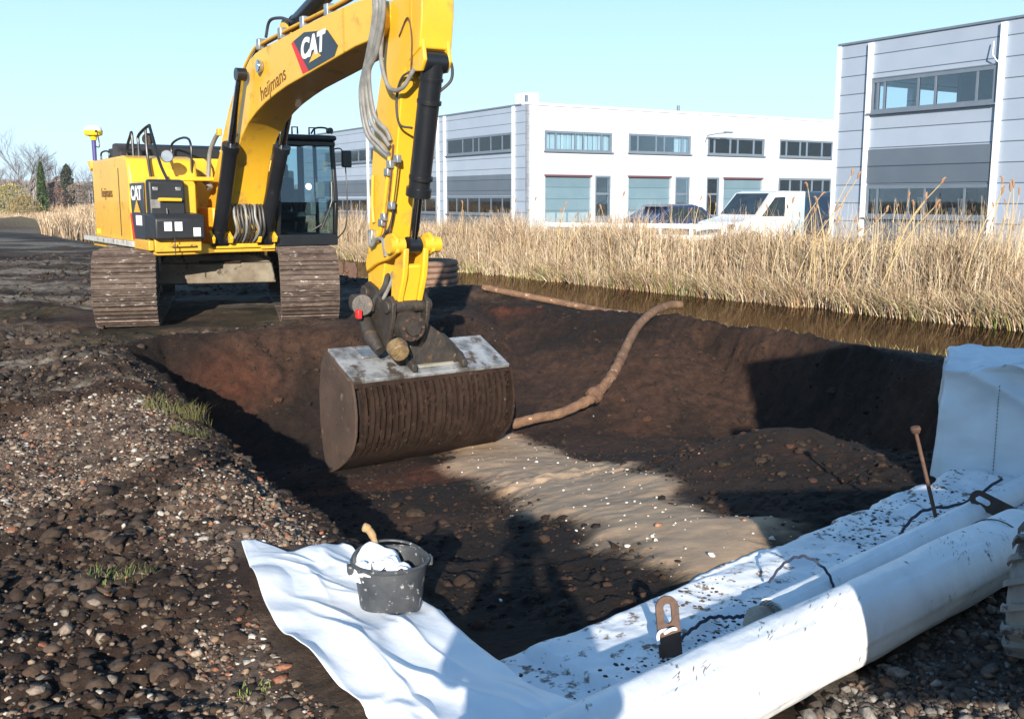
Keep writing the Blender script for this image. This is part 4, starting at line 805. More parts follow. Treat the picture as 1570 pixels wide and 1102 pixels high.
for (px_,py_,ang_,len_,am_) in ((-.62,3.62,-.9,.45,.022),(-.52,3.45,-1.0,.5,.02),(-.72,3.85,-.75,.4,.018),(-.40,3.70,-.95,.4,.016),(-.35,3.2,-1.0,.5,.02),(-.85,4.2,-1.1,.35,.015),(-.62,4.35,.3,.25,.012),(-.95,4.35,-.5,.3,.012),(-.75,4.15,-.6,.35,.012),(-.25,3.5,-.8,.3,.014),(-.68,3.35,-1.05,.4,.014),(-1.0,4.5,-.2,.25,.010),(-.45,3.3,-.7,.3,.012)):
    dx_ = PX-px_; dy_ = PY-py_; al_ = dx_*math.cos(ang_)+dy_*math.sin(ang_); ac_ = -dx_*math.sin(ang_)+dy_*math.cos(ang_)+.25*al_**2
    Zs += am_*np.exp(-np.abs(ac_/.020)**1.3)*np.exp(-(al_/(len_*.5))**2)
sh = np_mesh('plastic_sheet', np.stack([PX.ravel(),PY.ravel(),Zs.ravel()],1), grid_faces(nv,nu), SHEET, smooth=True)
tag(sh, 'crumpled clean white sheet spread under the grey bucket at the pit corner', 'plastic sheet'); solid(sh,.004)
# liner along the right bank
na, no = 300, 60
la_ = np.linspace(-.12,4.6,na); lo_v = np.linspace(-.05,.84,no); LA, LO = np.meshgrid(la_, lo_v, indexing='ij')
edge = .035*fbm(LA,LA*0,2.2,3,5)+.08*sstep(1.6,3.0,LA)*fbm(LA,LA*0,4,2,8)
LOe = LO + edge*np.clip(1-LO*3,0,1)
PX = UL.x*LA+NL.x*LOe; PY = 3.55+UL.y*LA+NL.y*LOe
wr = .018*billow(PX,PY,3.0,3,201)+.010*fbm(PX,PY,9,3,203)*sstep(.5,2.5,LA)+.05*sstep(2.0,3.6,LA)*billow(PX,PY,2.0,3,207)
Zl = .05 + wr*(.5+.5*sstep(0,.15,LO+.05)) - .035*np.exp(-((LO+.05)/.03)**2)
Zl = np.maximum(Zl, H(PX,PY)+.012)
Zl = np.where(LA < .12, np.minimum(Zl, .02+.0*LA), Zl)
ln = np_mesh('pit_liner', np.stack([PX.ravel(),PY.ravel(),Zl.ravel()],1), grid_faces(na,no), SHEETD, smooth=True)
tag(ln, 'soil-spattered white liner strip running along the right rim of the pit', 'liner'); solid(ln,.004)
def roll(name, a, b, r, label, seed, mt, droop=0):
    n, k = 220, 72; a = Vector(a); b = Vector(b); ax = (b-a).normalized(); up = Vector((0,0,1)); sd = ax.cross(up).normalized()
    t = np.linspace(0,1,n)[:,None]; th = np.linspace(0,2*np.pi,k,endpoint=False)[None]
    L_ = (b-a).length
    rr = r*(1+.035*fbm(t*L_*1.3+0*th, np.cos(th)*1.2+np.sin(th)*.7+t*0, 1.5, 3, seed)*2+.012*billow(t*L_*1.0+th*.35, th*1.2+t*0, 2.6, 3, seed+2) + .0*t) + .006*(np.sin(th*1+1.0)>.86)
    rr = rr*(1+.03*np.sin(th-.6)*0)
    C_ = np.array(a)[None,None]*(1-t[...,None])+np.array(b)[None,None]*t[...,None]
    # slight sag so the roll lies heavy on the ground
    P = C_ + (np.cos(th)*rr)[...,None]*np.array(sd) + (np.sin(th)*rr*np.where(np.sin(th)<0,.92,1.0))[...,None]*np.array(up)
    I = np.arange(n*k).reshape(n,k); F = np.stack([I[:-1].ravel(), np.roll(I,-1,1)[:-1].ravel(), np.roll(I,-1,1)[1:].ravel(), I[1:].ravel()],1)
    o = np_mesh(name, P.reshape(-1,3), F, mt, smooth=True); tag(o, label, 'roll', 'rolled white sheets on the right bank'); solid(o,.006)
    # spiral of wound layers inside each end
    for e, sg in ((a,1),(b,-1)):
        pts = []; 
        for i in range(150):
            q = i/149; an = q*2*math.pi*5; ra = r*(.96-.75*q); pts.append(e + ax*sg*(.01+.05*q) + sd*math.cos(an)*ra + up*math.sin(an)*ra*.97)
        mb = MB(); vs = []; 
        for p in pts: vs += [p, p+ax*sg*.2]
        mb.add(vs, [(2*i,2*i+1,2*i+3,2*i+2) for i in range(149)]); w_ = mb.build('wound_end', mt, o); solid(w_,.004)
    # dark scuffs of mud rubbed onto the upper side
    r3 = random.Random(seed); mb = MB()
    for c_ in range(5):
        tt = r3.uniform(.25,.97); t0_ = r3.uniform(.5,2.0)
        for i in range(r3.randrange(10,22)):
            t1 = tt+r3.gauss(0,.014); a0 = t0_+r3.gauss(0,.2); la2 = r3.uniform(.03,.16)*(.145/r)**.5; wq = r3.uniform(.001,.004); sk = r3.uniform(.004,.012)
            for q in range(5):
                vs = []
                for e_, ww in ((q,wq*math.sin(math.pi*(q+.15)/5.3)),(q+1,wq*math.sin(math.pi*(q+1.15)/5.3))):
                    an = a0+la2*e_/5; tc_ = np.clip(t1+sk*e_/5,0,1); rr_ = float(np.interp(an%(2*math.pi), th[0], rr[int(tc_*(n-1))]))+.0052
                    p = a.lerp(b, float(tc_))+sd*math.cos(an)*rr_+up*math.sin(an)*rr_; vs += [p-ax*ww, p+ax*ww]
                mb.add(vs, [(0,1,3,2)])
    m_ = mb.build('mud_scuffs', mat('dried_mud',(.24,.19,.16),(.12,.09,.075),.9,scale=30), o, smooth=False); m_['kind'] = 'stuff'
    return o
roll('sheet_roll', (-.85,1.80,.147), (2.42,4.62,.147), .147, 'big thick roll of white sheet nearest the camera with its far end by the tyre', 3, ROLLM)
roll('sheet_roll', (1.03,3.81,.115), (3.5,6.12,.12), .065, 'thinner white roll lying behind the big roll on the liner', 9, ROLLM)
# strap round the big roll
mb = MB(); q0 = Vector((2.22,4.448,.147)); axr = Vector((.757,.653,0)); sdr = axr.cross(Vector((0,0,1))).normalized()
mb.tube([q0+sdr*math.cos(a)*.154+Vector((0,0,1))*math.sin(a)*.154 for a in np.linspace(0,2*math.pi,40)], .003, 6)
tag(mb.build('tie_wire', BLK), 'thin dark wire tied round the far end of the big white roll', 'wire')
# wrapped block at the right
Wm = Matrix.Translation((2.72,6.25,0)) @ Matrix.Rotation(R(-24),4,'Z')
def wrapped():
    n = 60; hx, hy, hz = 1.7, .95, .70; P = []; F = []
    # skirt + top as one draped cloth: polar rings around a box
    ns, nr_ = 240, 70; V_ = np.zeros((nr_,ns,3)); per = 2*(hx+hy)
    for j in range(nr_):
        q = j/(nr_-1)
        for i in range(ns):
            s_ = per*i/ns
            if s_ < hx: x,y,nx_,ny_ = s_,0,0,-1
            elif s_ < hx+hy: x,y,nx_,ny_ = hx,s_-hx,1,0
            elif s_ < 2*hx+hy: x,y,nx_,ny_ = hx-(s_-hx-hy),hy,0,1
            else: x,y,nx_,ny_ = 0,hy-(s_-2*hx-hy),-1,0
            if q < .62: z = hz*q/.62; k = 0
            else: z = hz; k = (q-.62)/.38
            V_[j,i] = (x+(hx/2-x)*k, y+(hy/2-y)*k, z); 
            amp = .035 if k == 0 else .02
            fl = (1-z/hz)*.05
            V_[j,i,0] += nx_*fl*(k==0); V_[j,i,1] += ny_*fl*(k==0)
    X_ = V_[...,0]; Y_ = V_[...,1]; Z_ = V_[...,2]
    u_ = (X_+Y_*1.3)
    k = (Z_ >= hz-1e-6)
    w1 = (1-np.abs(vn(u_*2.0+Z_*3.2, Z_*1.3+5, 31)*2-1)*2)*.055 + .05*fbm(u_, Z_*1.2, 2.5, 4, 33)
    V_[...,1] += np.where(k, 0, -w1*(Y_<.3)); V_[...,0] += np.where(k, 0, -.3*w1*(X_<.1))
    V_[...,2] += np.where(k, .06*billow(X_,Y_,2.2,4,35)+.07*np.exp(-(((X_-.95)/.22)**2+((Y_-.55)/.25)**2))*(1+.5*fbm(X_,Y_,12,2,36)), .02*fbm(u_,Z_,1.5,2,37)*(Z_/hz))
    I = np.arange(nr_*ns).reshape(nr_,ns); F = np.stack([I[:-1].ravel(), np.roll(I,-1,1)[:-1].ravel(), np.roll(I,-1,1)[1:].ravel(), I[1:].ravel()],1)
    V_ = V_.reshape(-1,3); M3 = np.array(Wm.to_3x3()); V_ = V_@M3.T + np.array(Wm.translation)
    return V_, F
V_, F_ = wrapped()
wb = np_mesh('wrapped_block', V_, F_, mat('white_wrap_fabric',(.74,.77,.8),(.66,.69,.73),.5,scale=2,spots=(.3,.26,.22),sscale=9,sthr=.72,bump=.3,bscale=8), smooth=True)
tag(wb, 'large square block wrapped in creased white sheet at the right edge of the pit', 'wrapped block')
mb = MB(Wm)
for i in range(26): 
    zq = .06+i*.022; qs = [np.array(Wm.inverted() @ Vector(v)) for v in V_[(np.arange(70)[:,None]*240+np.array([int(240*.31/5.3)])).ravel()]] if i == 0 else qs
    yq = np.interp(zq, [q[2] for q in qs[:43]], [q[1] for q in qs[:43]]); xq = np.interp(zq, [q[2] for q in qs[:43]], [q[0] for q in qs[:43]])
    mb.bar((xq,yq-.004,zq),(xq,yq-.004,zq+.012),.005,.004,up=(1,0,0))
mb.build('stitching', BLK, None)  ; st_ = bpy.data.objects['stitching']; st_.parent = wb
st_['kind'] = 'stuff'
# grey rubber bucket with offcuts
BK = empty('builders_bucket', (-.50,3.97,.05), R(20), 'grey rubber bucket speckled with plaster, filled with white offcuts, on the sheet', 'bucket')
mb = MB(); k_ = 1.0
mb.lathe([(0,0),(.108,0),(.118,.008),(.128,.06),(.150,.225),(.162,.232),(.164,.242),(.158,.248),(.150,.244),(.145,.225),(.124,.07),(.112,.015),(0,.013)], seg=56); mb.build('tub', PAIL, BK, ang=50)
mb = MB(); mb.tube([(.155*math.cos(a),.155*math.sin(a)*.98, .235+.035*max(0,math.sin(a))) for a in np.linspace(.25,math.pi-.25,24)], .006, 8); mb.build('handle', PAIL, BK)
for sx in (-1,1): MB().box(sx*.165-.012,sx*.165+.012,-.02,.02,.2,.238).build('handle_lug', PAIL, BK, bevel=.004)
OFC = empty('white_offcuts', (-.525,3.96,.05), R(12), 'folded white sheet offcuts stuffed in the grey bucket', 'offcut')
for k,(x0,y0,z0,rx,ry,rz_,sx,sy) in enumerate(((-.005,-.04,.208,-8,6,0,.23,.15),(-.03,  .02,.232,14,-8,20,.19,.17),(-.08,-.03,.22,-4,-25,60,.11,.08),(.03,-.05,.225,5,12,-30,.12,.10))):
    n = 14; a_ = np.linspace(-.5,.5,n); A_, B_ = np.meshgrid(a_, a_); Zz = .03*fbm(A_*2,B_*2,1.5,2,60+k)+.02*np.sin(A_*6+k)
    V_ = np.stack([(A_*sx).ravel(),(B_*sy).ravel(),Zz.ravel()],1); M_ = Matrix.Translation((x0,y0,z0)) @ Matrix.Rotation(R(rz_),4,'Z') @ Matrix.Rotation(R(rx),4,'X') @ Matrix.Rotation(R(ry),4,'Y')
    V_ = np.array([M_ @ Vector(v) for v in V_]); o = np_mesh('offcut', V_, grid_faces(n,n), PAPER, OFC, smooth=True); solid(o,.006)
mb = MB(); mb.tube(catmull([(-.065,.09,.12),(-.07,.095,.24),(-.085,.10,.30),(-.105,.095,.335),(-.125,.09,.345)],6), [.013]*12+[.016]*6+[.019]*4+[.02,.018,.012], 10); o = mb.build('trowel_handle', WOOD, None); o.location = (-.50,3.98,.05); tag(o, 'worn wooden tool handle sticking up out of the grey bucket', 'tool handle')
# steel plates with a lifting slot
def lift_plate(loc, rot, label, toprust):
    e = empty('lifting_plate', loc, 0, label, 'steel plate'); e.rotation_euler = rot
    n = 14; out = [(-.043,-.04),(.043,-.04)] + [(.043*math.cos(a), .235+.043*math.sin(a)) for a in np.linspace(0,math.pi,n)]
    inn = [(.016,.19)] + [(.016*math.cos(a), .235+.016*math.sin(a)) for a in np.linspace(0,math.pi,n)] + [(-.016,.155)]
    inn = [(.016*math.cos(a), .19+.016*math.sin(a)) for a in np.linspace(-math.pi/2,0,4)][:-1] + inn + [(.016*math.cos(a), .19+.016*math.sin(a)) for a in np.linspace(math.pi,math.pi*1.5,4)][1:]
    cu = bpy.data.curves.new('pl','CURVE'); cu.dimensions = '2D'; cu.fill_mode = 'BOTH'; cu.extrude = .005; cu.bevel_depth = .001
    for q in (out, inn):
        sp = cu.splines.new('POLY'); sp.points.add(len(q)-1); sp.use_cyclic_u = True
        for p, v in zip(sp.points, q): p.co = (v[0], v[1], 0, 1)
    o = bpy.data.objects.new('tmp', cu); COL.objects.link(o); bpy.context.view_layer.update()
    me = bpy.data.meshes.new_from_object(o.evaluated_get(bpy.context.evaluated_depsgraph_get())); bpy.data.objects.remove(o)
    me.transform(Matrix.Rotation(R(90),4,'X')); me.materials.clear()
    link_mesh('plate', me, mat('rusty_plate_%s'%toprust,(.13,.075,.052) if toprust else (.05,.035,.03),(.08,.045,.032) if toprust else (.08,.05,.04),.7,.2,scale=12,spots=(.06,.035,.03),sscale=14,sthr=.6,bump=.3), e)
    return e
lift_plate((.60,3.56,.01), (R(-8),R(-4),R(8)), 'rusty flat steel plate with a slot standing behind the big roll, cord looped through it', 1)
mb = MB(); mb.tube(catmull([(-.03,-.012,.15),(.0,-.016,.165),(.016,-.01,.16),(.01,.012,.15),(-.03,.012,.15),(-.05,.0,.14),(-.052,-.012,.11)],5), .006, 8); o = mb.build('cord_loop', PAPER); o.location = (.60,3.545,.02); o.rotation_euler = (0,R(-4),R(8)); tag(o, 'pale cord looped through the slot of the rusty plate', 'cord')
lift_plate((2.62,4.98,.12), (R(-35),R(-62),R(10)), 'dark steel plate with a slot leaning over the rolls near the tyre', 0)
# steel rod
mb = MB(); mb.tube([(2.215,4.98,-.02),(2.045,5.0,.585)], [.010,.010], 12); mb.tube([(2.045,5.0,.58),(2.043,5.0,.6),(2.04,5.0,.612)], [.020,.027,.022], 14)
tag(mb.build('steel_stake', RUST), 'long rusty steel stake with a flat head standing behind the big roll', 'stake')
# rubble block, ropes
mb = MB(); bm_ = bmesh.new(); bmesh.ops.create_icosphere(bm_, subdivisions=3, radius=.075)
for v in bm_.verts: v.co = Vector((v.co.x*1.25, v.co.y*.8, v.co.z*.75)) * (1+.25*float(fbm(np.array([v.co.x*9]),np.array([v.co.y*9+v.co.z*7]),1.,3,5)[0]))
me = bpy.data.meshes.new('sandstone_block'); bm_.to_mesh(me); bm_.free(); o = link_mesh('rubble_block', me, CONC); o.location = (.985,3.80,.10); o.rotation_euler = (0,0,R(40)); tag(o, 'lump of beige rubble lying at the end of the thinner white roll', 'rubble')
def rope(pts, r, label): 
    P = catmull(pts, 8); P = [p+Vector((0,0,.004*math.sin(i*1.7))) for i,p in enumerate(P)]
    return tag(MB().tube(P, r, 8).build('rope', ROPE), label, 'rope')
rope([(.62,3.60,.10),(.70,3.74,.085),(.80,3.86,.085),(.88,3.84,.095),(.93,3.82,.11)], .007, 'dark rope between the rusty plate and the beige rubble lump')
rope([(1.83,4.55,.15),(1.87,4.70,.10),(2.0,4.95,.10),(2.2,5.2,.11),(2.45,5.3,.12),(2.75,5.5,.2)], .008, 'dark rope curving over the liner behind the steel stake')
rope([(1.12,4.2,.10),(1.17,4.16,.2),(1.24,4.10,.255),(1.31,4.03,.22),(1.34,4.0,.15)], .006, 'short dark rope looped over the near end of the thin roll')
rope([(.66,3.52,.06),(.9,3.68,.06),(1.02,3.82,.06),(1.1,3.93,.10)], .009, 'dark rope lying in the gap behind the big roll')

# ------------------------------------------------------------------ drain hose, pipe, coil, old bucket
hp = [(0.0,12.2,-1.0),(.3,12.25,-.93),(.6,12.4,-.90),(.95,12.5,-.76),(1.02,12.55,-.72),(1.2,12.7,-.58),(1.36,13.0,-.42),(1.52,13.5,-.27),(1.78,14.3,-.06),(2.1,15.0,.08),(2.42,15.5,.13),(2.62,15.7,.12)]
P_ = catmull(hp, 8); rr = [.058+.014*abs(math.sin(i*.9))*(1 if 20<i<55 else .4)+(.04 if 30<i<36 else 0) for i in range(len(P_))]
tag(MB().tube(P_, rr, 14).build('drain_hose', HOSEB, ang=70), 'muddy brown drain hose rising from the pit floor over the far rim', 'hose')
pp = [(-.5,17.25),(.17,17.05),(.83,16.8),(1.46,16.3),(1.83,15.9),(2.3,15.55)]
tag(MB().tube(catmull([(x,y,Hs(x,y)+.05) for x,y in pp],8), .055, 12).build('drain_pipe', HOSEB), 'straight muddy brown pipe lying along the bank by the ditch', 'pipe')
cz = Hs(-1.75,20.2)
mb = MB()
for k in range(5):
    n = 60; pts_ = [(-1.75+(.62+.015*(k%2))*math.cos(a), 20.2+.62*math.sin(a), cz+.09+k*.115) for a in np.linspace(0,2*math.pi,n)]
    mb.tube(pts_, .062, 8, cap=False)
tag(mb.build('pipe_coil', mat('brown_ribbed_pipe',(.22,.13,.09),(.15,.09,.06),.7,scale=6,bump=.8,bscale=30), ang=60), 'flat coil of brown drain pipe standing on the bank behind the arm', 'coil')
for k,(x_,r_) in enumerate(((-4.62,12),(-4.25,-8))):
    mb = MB(Matrix.Translation((x_,26.8,Hs(x_,26.8)-.03)) @ Matrix.Rotation(R(r_),4,'Z') @ Matrix.Rotation(R(90),4,'X'))
    mb.prism([(-.16,0),(.14,0),(.17,.3),(.10,.5),(-.02,.46),(-.14,.52),(-.19,.3)], -.05, .05, 'z'); mb.cyl((-.1,.25,.051),(-.1,.25,.09),.05); mb.box(-.16,.14,.0,.05,-.25,.25)
    tag(mb.build('rusty_clamp', RUST, bevel=.02), ['left of two rusty steel clamps standing in the grass beside the cab','right of two rusty steel clamps standing in the grass beside the cab'][k], 'clamp', 'rusty clamps behind the cab')

# ------------------------------------------------------------------ wheeled loader at the right (only a tyre shows)
TYR = mat('dusty_tyre_rubber', (.16,.15,.14), (.26,.25,.23), .8, scale=5, spots=(.07,.06,.055), sscale=8, sthr=.55, bump=.3)
LD = empty('compact_loader', (3.0,2.0,0), 0, 'loader whose dusty lugged tyre pokes in at the right edge below the rolls', 'loader')
def tyre(c, r, wd, rot=0):
    T = Matrix.Translation(Vector(c)-Vector((3.0,2.0,0))) @ Matrix.Rotation(rot,4,'Z') @ Matrix.Rotation(R(90),4,'Y')
    mb = MB(T); mb.lathe([(r*.55,-wd/2+.02),(r*.82,-wd/2),(r*.93,-wd/2+.02),(r*.985,-wd/4),(r,0),(r*.985,wd/4),(r*.93,wd/2-.02),(r*.82,wd/2),(r*.55,wd/2-.02)], seg=56)
    nl = 17
    for i in range(nl):
        for s_ in (-1,1):
            a = 2*math.pi*(i+(.5 if s_>0 else 0))/nl
            L_ = T @ Matrix.Rotation(a,4,'Z')
            q = []
            for (zz, aa, rr0, rr1) in ((0,.0,.99,1.055),(s_*wd*.28,.16,.975,1.05),(s_*wd*.50,.30,.91,1.03),(s_*wd*.53,.33,.80,.95)):
                for da in (-.045,.045):
                    for rq in (rr0, rr1): q.append(L_ @ Vector((r*rq*math.cos(aa+da), r*rq*math.sin(aa+da), zz)))
            fs = []
            for k in range(3):
                b0 = k*4; fs += [(b0,b0+4,b0+5,b0+1),(b0+1,b0+5,b0+7,b0+3),(b0+3,b0+7,b0+6,b0+2),(b0+2,b0+6,b0+4,b0)]
            fs += [(0,1,3,2),(12,14,15,13)]
            mb.add(q, fs, Matrix.Identity(4))
    o = mb.build('tyre', TYR, LD, ang=30)
    MB(T).lathe([(0,-wd*.3),(r*.2,-wd*.3),(r*.3,-wd*.36),(r*.5,-wd*.40),(r*.56,-wd*.46),(r*.56,wd*.46),(r*.5,wd*.4),(r*.2,wd*.3),(0,wd*.3)], seg=32).build('rim', YELD, o)
tyre((2.14,3.62,.262), .26, .42, R(-38)); tyre((4.75,3.95,.34), .335, .36, R(0)); tyre((2.5,-.2,.34), .335, .36); tyre((4.75,-.2,.34), .335, .36)
O3 = Matrix.Translation((-3.0,-2.0,0))
MB(O3).box(2.7,4.6,-.6,3.9,.45,1.15).build('chassis', YELD, LD, bevel=.05)
MB(O3).prism([(-.9,.6),(-.9,1.5),(.6,1.65),(1.0,1.2),(1.0,.6)],2.75,4.6,'x').build('engine_cover', YELD, LD, bevel=.06)
mb = MB(O3)
for x_ in (3.05,5.1):
    for y_ in (.7,2.4): mb.bar((x_,y_,1.1),(x_,y_,3.02),.09,.09)
mb.box(2.95,5.2,.6,2.5,1.0,2.2); mb.prism([(.55,2.95),(2.55,2.95),(2.45,3.1),(.65,3.1)],3.0,5.2,'x'); mb.box(3.07,5.1,.75,.8,2.2,2.9); mb.box(2.95,3.5,1.3,1.7,1.9,2.6)
mb.box(2.60,3.0,.9,1.6,1.0,2.38); mb.build('cab', BLK, LD, bevel=.02)  # unseen cab widened, filled solid and given a side block to throw shade
mb = MB(O3); mb.prism([(1.15,.70),(1.15,1.05),(1.45,1.45),(1.55,1.42),(1.4,1.05),(1.75,.85),(1.75,.76)],1.26,2.75,'x'); mb.build('shade_shovel', RUST, LD, bevel=.01)  # unseen shovel added to shade the roll and the bank beyond
mb = MB(O3); mb.bar((2.7,2.6,1.3),(2.45,1.5,1.15),.16,.22); mb.bar((2.72,1.9,2.1),(2.65,3.4,1.5),.14,.2); mb.build('lift_arm', YELD, LD, bevel=.02)
# unseen pallet stack added to throw the low shadow over the gravel
PA = empty('shade_pallet_stack', (1.05,.75,0), R(12), 'low stack of pallets added out of view on the right to shade the gravel', 'pallets')
for k in range(4):
    z_ = k*.155
    for q in (-.4,0,.4): MB().box(q-.05,q+.05,-.3,.3,z_+.022,z_+.10).build('bearer', WOOD, PA, smooth=False)
    MB().box(-.45,.45,-.3,.3,z_+.102,z_+.125).build('deck_boards', WOOD, PA, smooth=False)

# ------------------------------------------------------------------ photographer (stands at the camera, throws the shadow into the pit)
def skin_figure(name, joints, edges, m, parent=None, sub=2):
    names = list(joints); me = bpy.data.meshes.new(name); me.from_pydata([joints[n][0] for n in names], [(names.index(a),names.index(b)) for a,b in edges], [])
    o = link_mesh(name, me, m, parent); md = o.modifiers.new('skin','SKIN'); sv = me.skin_vertices[0].data
    for i, n in enumerate(names):
        r = joints[n][1]; sv[i].radius = r if isinstance(r, tuple) else (r, r)
    sv[0].use_root = True
    s_ = o.modifiers.new('sub','SUBSURF'); s_.levels = sub; s_.render_levels = sub
    me.shade_smooth(); md.use_smooth_shade = True
    return o
JACK = mat('dark_work_jacket', (.03,.035,.05), (.02,.025,.04), .9); SKN = mat('skin', (.5,.3,.22), (.45,.26,.19), .5)
y0 = -.33
J = {'pelvis':((0,y0-.02,.95),(.20,.13)),'waist':((0,y0,1.12),(.19,.13)),'chest':((0,y0+.02,1.32),(.22,.14)),'neckb':((0,y0+.02,1.47),(.08,.075)),'neck':((0,y0+.04,1.55),(.055,.06)),'head':((0,y0+.07,1.66),(.078,.095)),'crown':((0,y0+.06,1.76),(.07,.085)),
 'shL':((-.19,y0+.02,1.42),.075),'elL':((-.26,y0+.10,1.22),.058),'wrL':((-.13,y0+.26,1.53),.034),'shR':((.19,y0+.02,1.42),.075),'elR':((.26,y0+.10,1.22),.058),'wrR':((.13,y0+.26,1.53),.034),
 'hipL':((-.10,y0-.01,.88),.10),'knL':((-.13,y0+.03,.50),.065),'anL':((-.14,y0-.01,.10),.045),'toL':((-.15,y0+.17,.045),.04),'hipR':((.10,y0-.01,.88),.10),'knR':((.13,y0+.03,.50),.065),'anR':((.14,y0-.01,.10),.045),'toR':((.15,y0+.17,.045),.04)}
Ed = [('pelvis','waist'),('waist','chest'),('chest','neckb'),('neckb','neck'),('neck','head'),('head','crown'),('chest','shL'),('shL','elL'),('elL','wrL'),('chest','shR'),('shR','elR'),('elR','wrR'),('pelvis','hipL'),('hipL','knL'),('knL','anL'),('anL','toL'),('pelvis','hipR'),('hipR','knR'),('knR','anR'),('anR','toR')]
ph = skin_figure('person', J, Ed, JACK); tag(ph, 'person in dark work clothes behind the viewpoint, arms raised, casting the long shadow', 'person')
for s_ in (-1,1):
    for k in range(4):
        a = Vector((s_*.125,y0+.275,1.575-.0)); fz = 1.60-.018*k
        skin_figure('finger', {'a':((s_*.12,y0+.27,1.55+.0),.012),'b':((s_*(.10),y0+.285,fz),.0095),'c':((s_*.075,y0+.30,fz+.004),.009),'d':((s_*.05,y0+.298,fz+.004),.0075)}, [('a','b'),('b','c'),('c','d')], SKN, ph, 1)
    skin_figure('thumb', {'a':((s_*.12,y0+.265,1.55),.013),'b':((s_*.09,y0+.255,1.575),.011),'c':((s_*.065,y0+.262,1.59),.009)}, [('a','b'),('b','c')], SKN, ph, 1)
MB().lathe([(.0,.085),(.055,.08),(.09,.06),(.108,.02),(.114,-.02),(.10,-.03),(.0,-.03)], (0,y0+.06,1.775), 24).build('beanie', JACK, ph)
MB().box(-.065,.065,y0+.275,y0+.31,1.56,1.63).build('held_camera', BLK, ph, bevel=.006)

# ------------------------------------------------------------------ gravel, rubble and clods
def ico(sub):
    bm = bmesh.new(); bmesh.ops.create_icosphere(bm, subdivisions=sub, radius=1); bm.verts.ensure_lookup_table()
    v = np.array([x.co for x in bm.verts]); f = np.array([[q.index for q in p.verts] for p in bm.faces]); bm.free(); return v, f
def scatter(name, xy, size, m, label, cat, sub=1, cols=None, flat=.65, sink=.25, seed=1, rough=.28, smooth=False):
    r_ = np.random.default_rng(seed); v, f = ico(sub); n = len(xy); z = H(xy[:,0], xy[:,1])
    nv_ = len(v); base = np.array([v*(1+rough*r_.normal(size=(nv_,1))) for _ in range(24)])
    k = r_.integers(0,24,n); P = base[k].copy()
    sc3 = size[:,None]*np.stack([r_.uniform(.7,1.35,n), r_.uniform(.7,1.2,n), flat*r_.uniform(.7,1.3,n)],1); P *= sc3[:,None,:]
    a = r_.uniform(0,6.28,n); c_, s_ = np.cos(a), np.sin(a); tl = r_.normal(size=n)*.35; ct, st = np.cos(tl), np.sin(tl)
    y_ = P[...,1]*ct[:,None]-P[...,2]*st[:,None]; z_ = P[...,1]*st[:,None]+P[...,2]*ct[:,None]; x_ = P[...,0]
    P = np.stack([x_*c_[:,None]-y_*s_[:,None]+xy[:,0:1], x_*s_[:,None]+y_*c_[:,None]+xy[:,1:2], z_+(z+size*flat*(1-sink*2)*.6)[:,None]],-1)
    F = (f[None]+np.arange(n)[:,None,None]*nv_).reshape(-1,3)
    cd = None
    if cols is not None:
        cc = np.array(cols)[r_.integers(0,len(cols),n)]*r_.uniform(.7,1.3,(n,1)); cd = {'Col': np.repeat(cc, nv_, axis=0)}
    o = np_mesh(name, P.reshape(-1,3), F, m, smooth=smooth, col=cd); return tag(o, label, cat, kind='stuff')
def colmat(name, rough=.85, bump=.4, bs=60, trans=0):
    m = bpy.data.materials.new(name); m.use_nodes = True; t = m.node_tree; N = t.nodes; L = t.links; b = N['Principled BSDF']; b.inputs['Roughness'].default_value = rough; b.inputs['Specular IOR Level'].default_value = .3
    a = N.new('ShaderNodeAttribute'); a.attribute_name = 'Col'; tc = N.new('ShaderNodeTexCoord'); n = N.new('ShaderNodeTexNoise'); n.inputs['Scale'].default_value = bs; n.inputs['Detail'].default_value = 5; L.new(tc.outputs['Object'], n.inputs[0])
    mr = N.new('ShaderNodeMapRange'); mr.inputs[1].default_value = .3; mr.inputs[2].default_value = .7; mr.inputs[3].default_value = .6; mr.inputs[4].default_value = 1.3; L.new(n.outputs[0], mr.inputs[0])
    s_ = N.new('ShaderNodeVectorMath'); s_.operation = 'SCALE'; L.new(a.outputs['Color'], s_.inputs[0]); L.new(mr.outputs[0], s_.inputs['Scale']); L.new(s_.outputs[0], b.inputs['Base Color'])
    if bump:
        bp = N.new('ShaderNodeBump'); bp.inputs['Strength'].default_value = bump; bp.inputs['Distance'].default_value = .01; L.new(n.outputs[0], bp.inputs['Height']); L.new(bp.outputs[0], b.inputs['Normal'])
    return m
STM = colmat('stones'); CLM = colmat('peat_clods', .95, .9, 35)
def sample(n, x0, x1, y0, y1, dens, seed):
    r_ = np.random.default_rng(seed); out_ = []
    tot = 0
    while tot < n:
        x = r_.uniform(x0,x1,60000); y = y0*(y1/y0)**r_.uniform(0,1,60000) if y0 > 0 else r_.uniform(y0,y1,60000)
        k = r_.uniform(0,1,60000) < dens(x,y); p = np.stack([x[k],y[k]],1); out_.append(p); tot += len(p)
        if len(out_) > 60: break
    return np.concatenate(out_)[:n]
def clear(x, y): # keep stones off the sheets, rolls and tracks
    lo, la = liner_d(x,y)
    return (1-(pm(x,y,SHP,-.05,.0,0) > .3))*(1-((lo > -.03)&(lo < .92)&(la > -1)&(la < 4.2)))
STC = [(.20,.145,.10),(.13,.09,.062),(.26,.20,.15),(.09,.06,.042),(.07,.045,.032),(.12,.085,.06),(.22,.14,.09),(.18,.14,.11),(.40,.36,.31),(.13,.095,.07),(.22,.09,.05),(.20,.165,.13),(.10,.07,.05),(.08,.055,.04)]
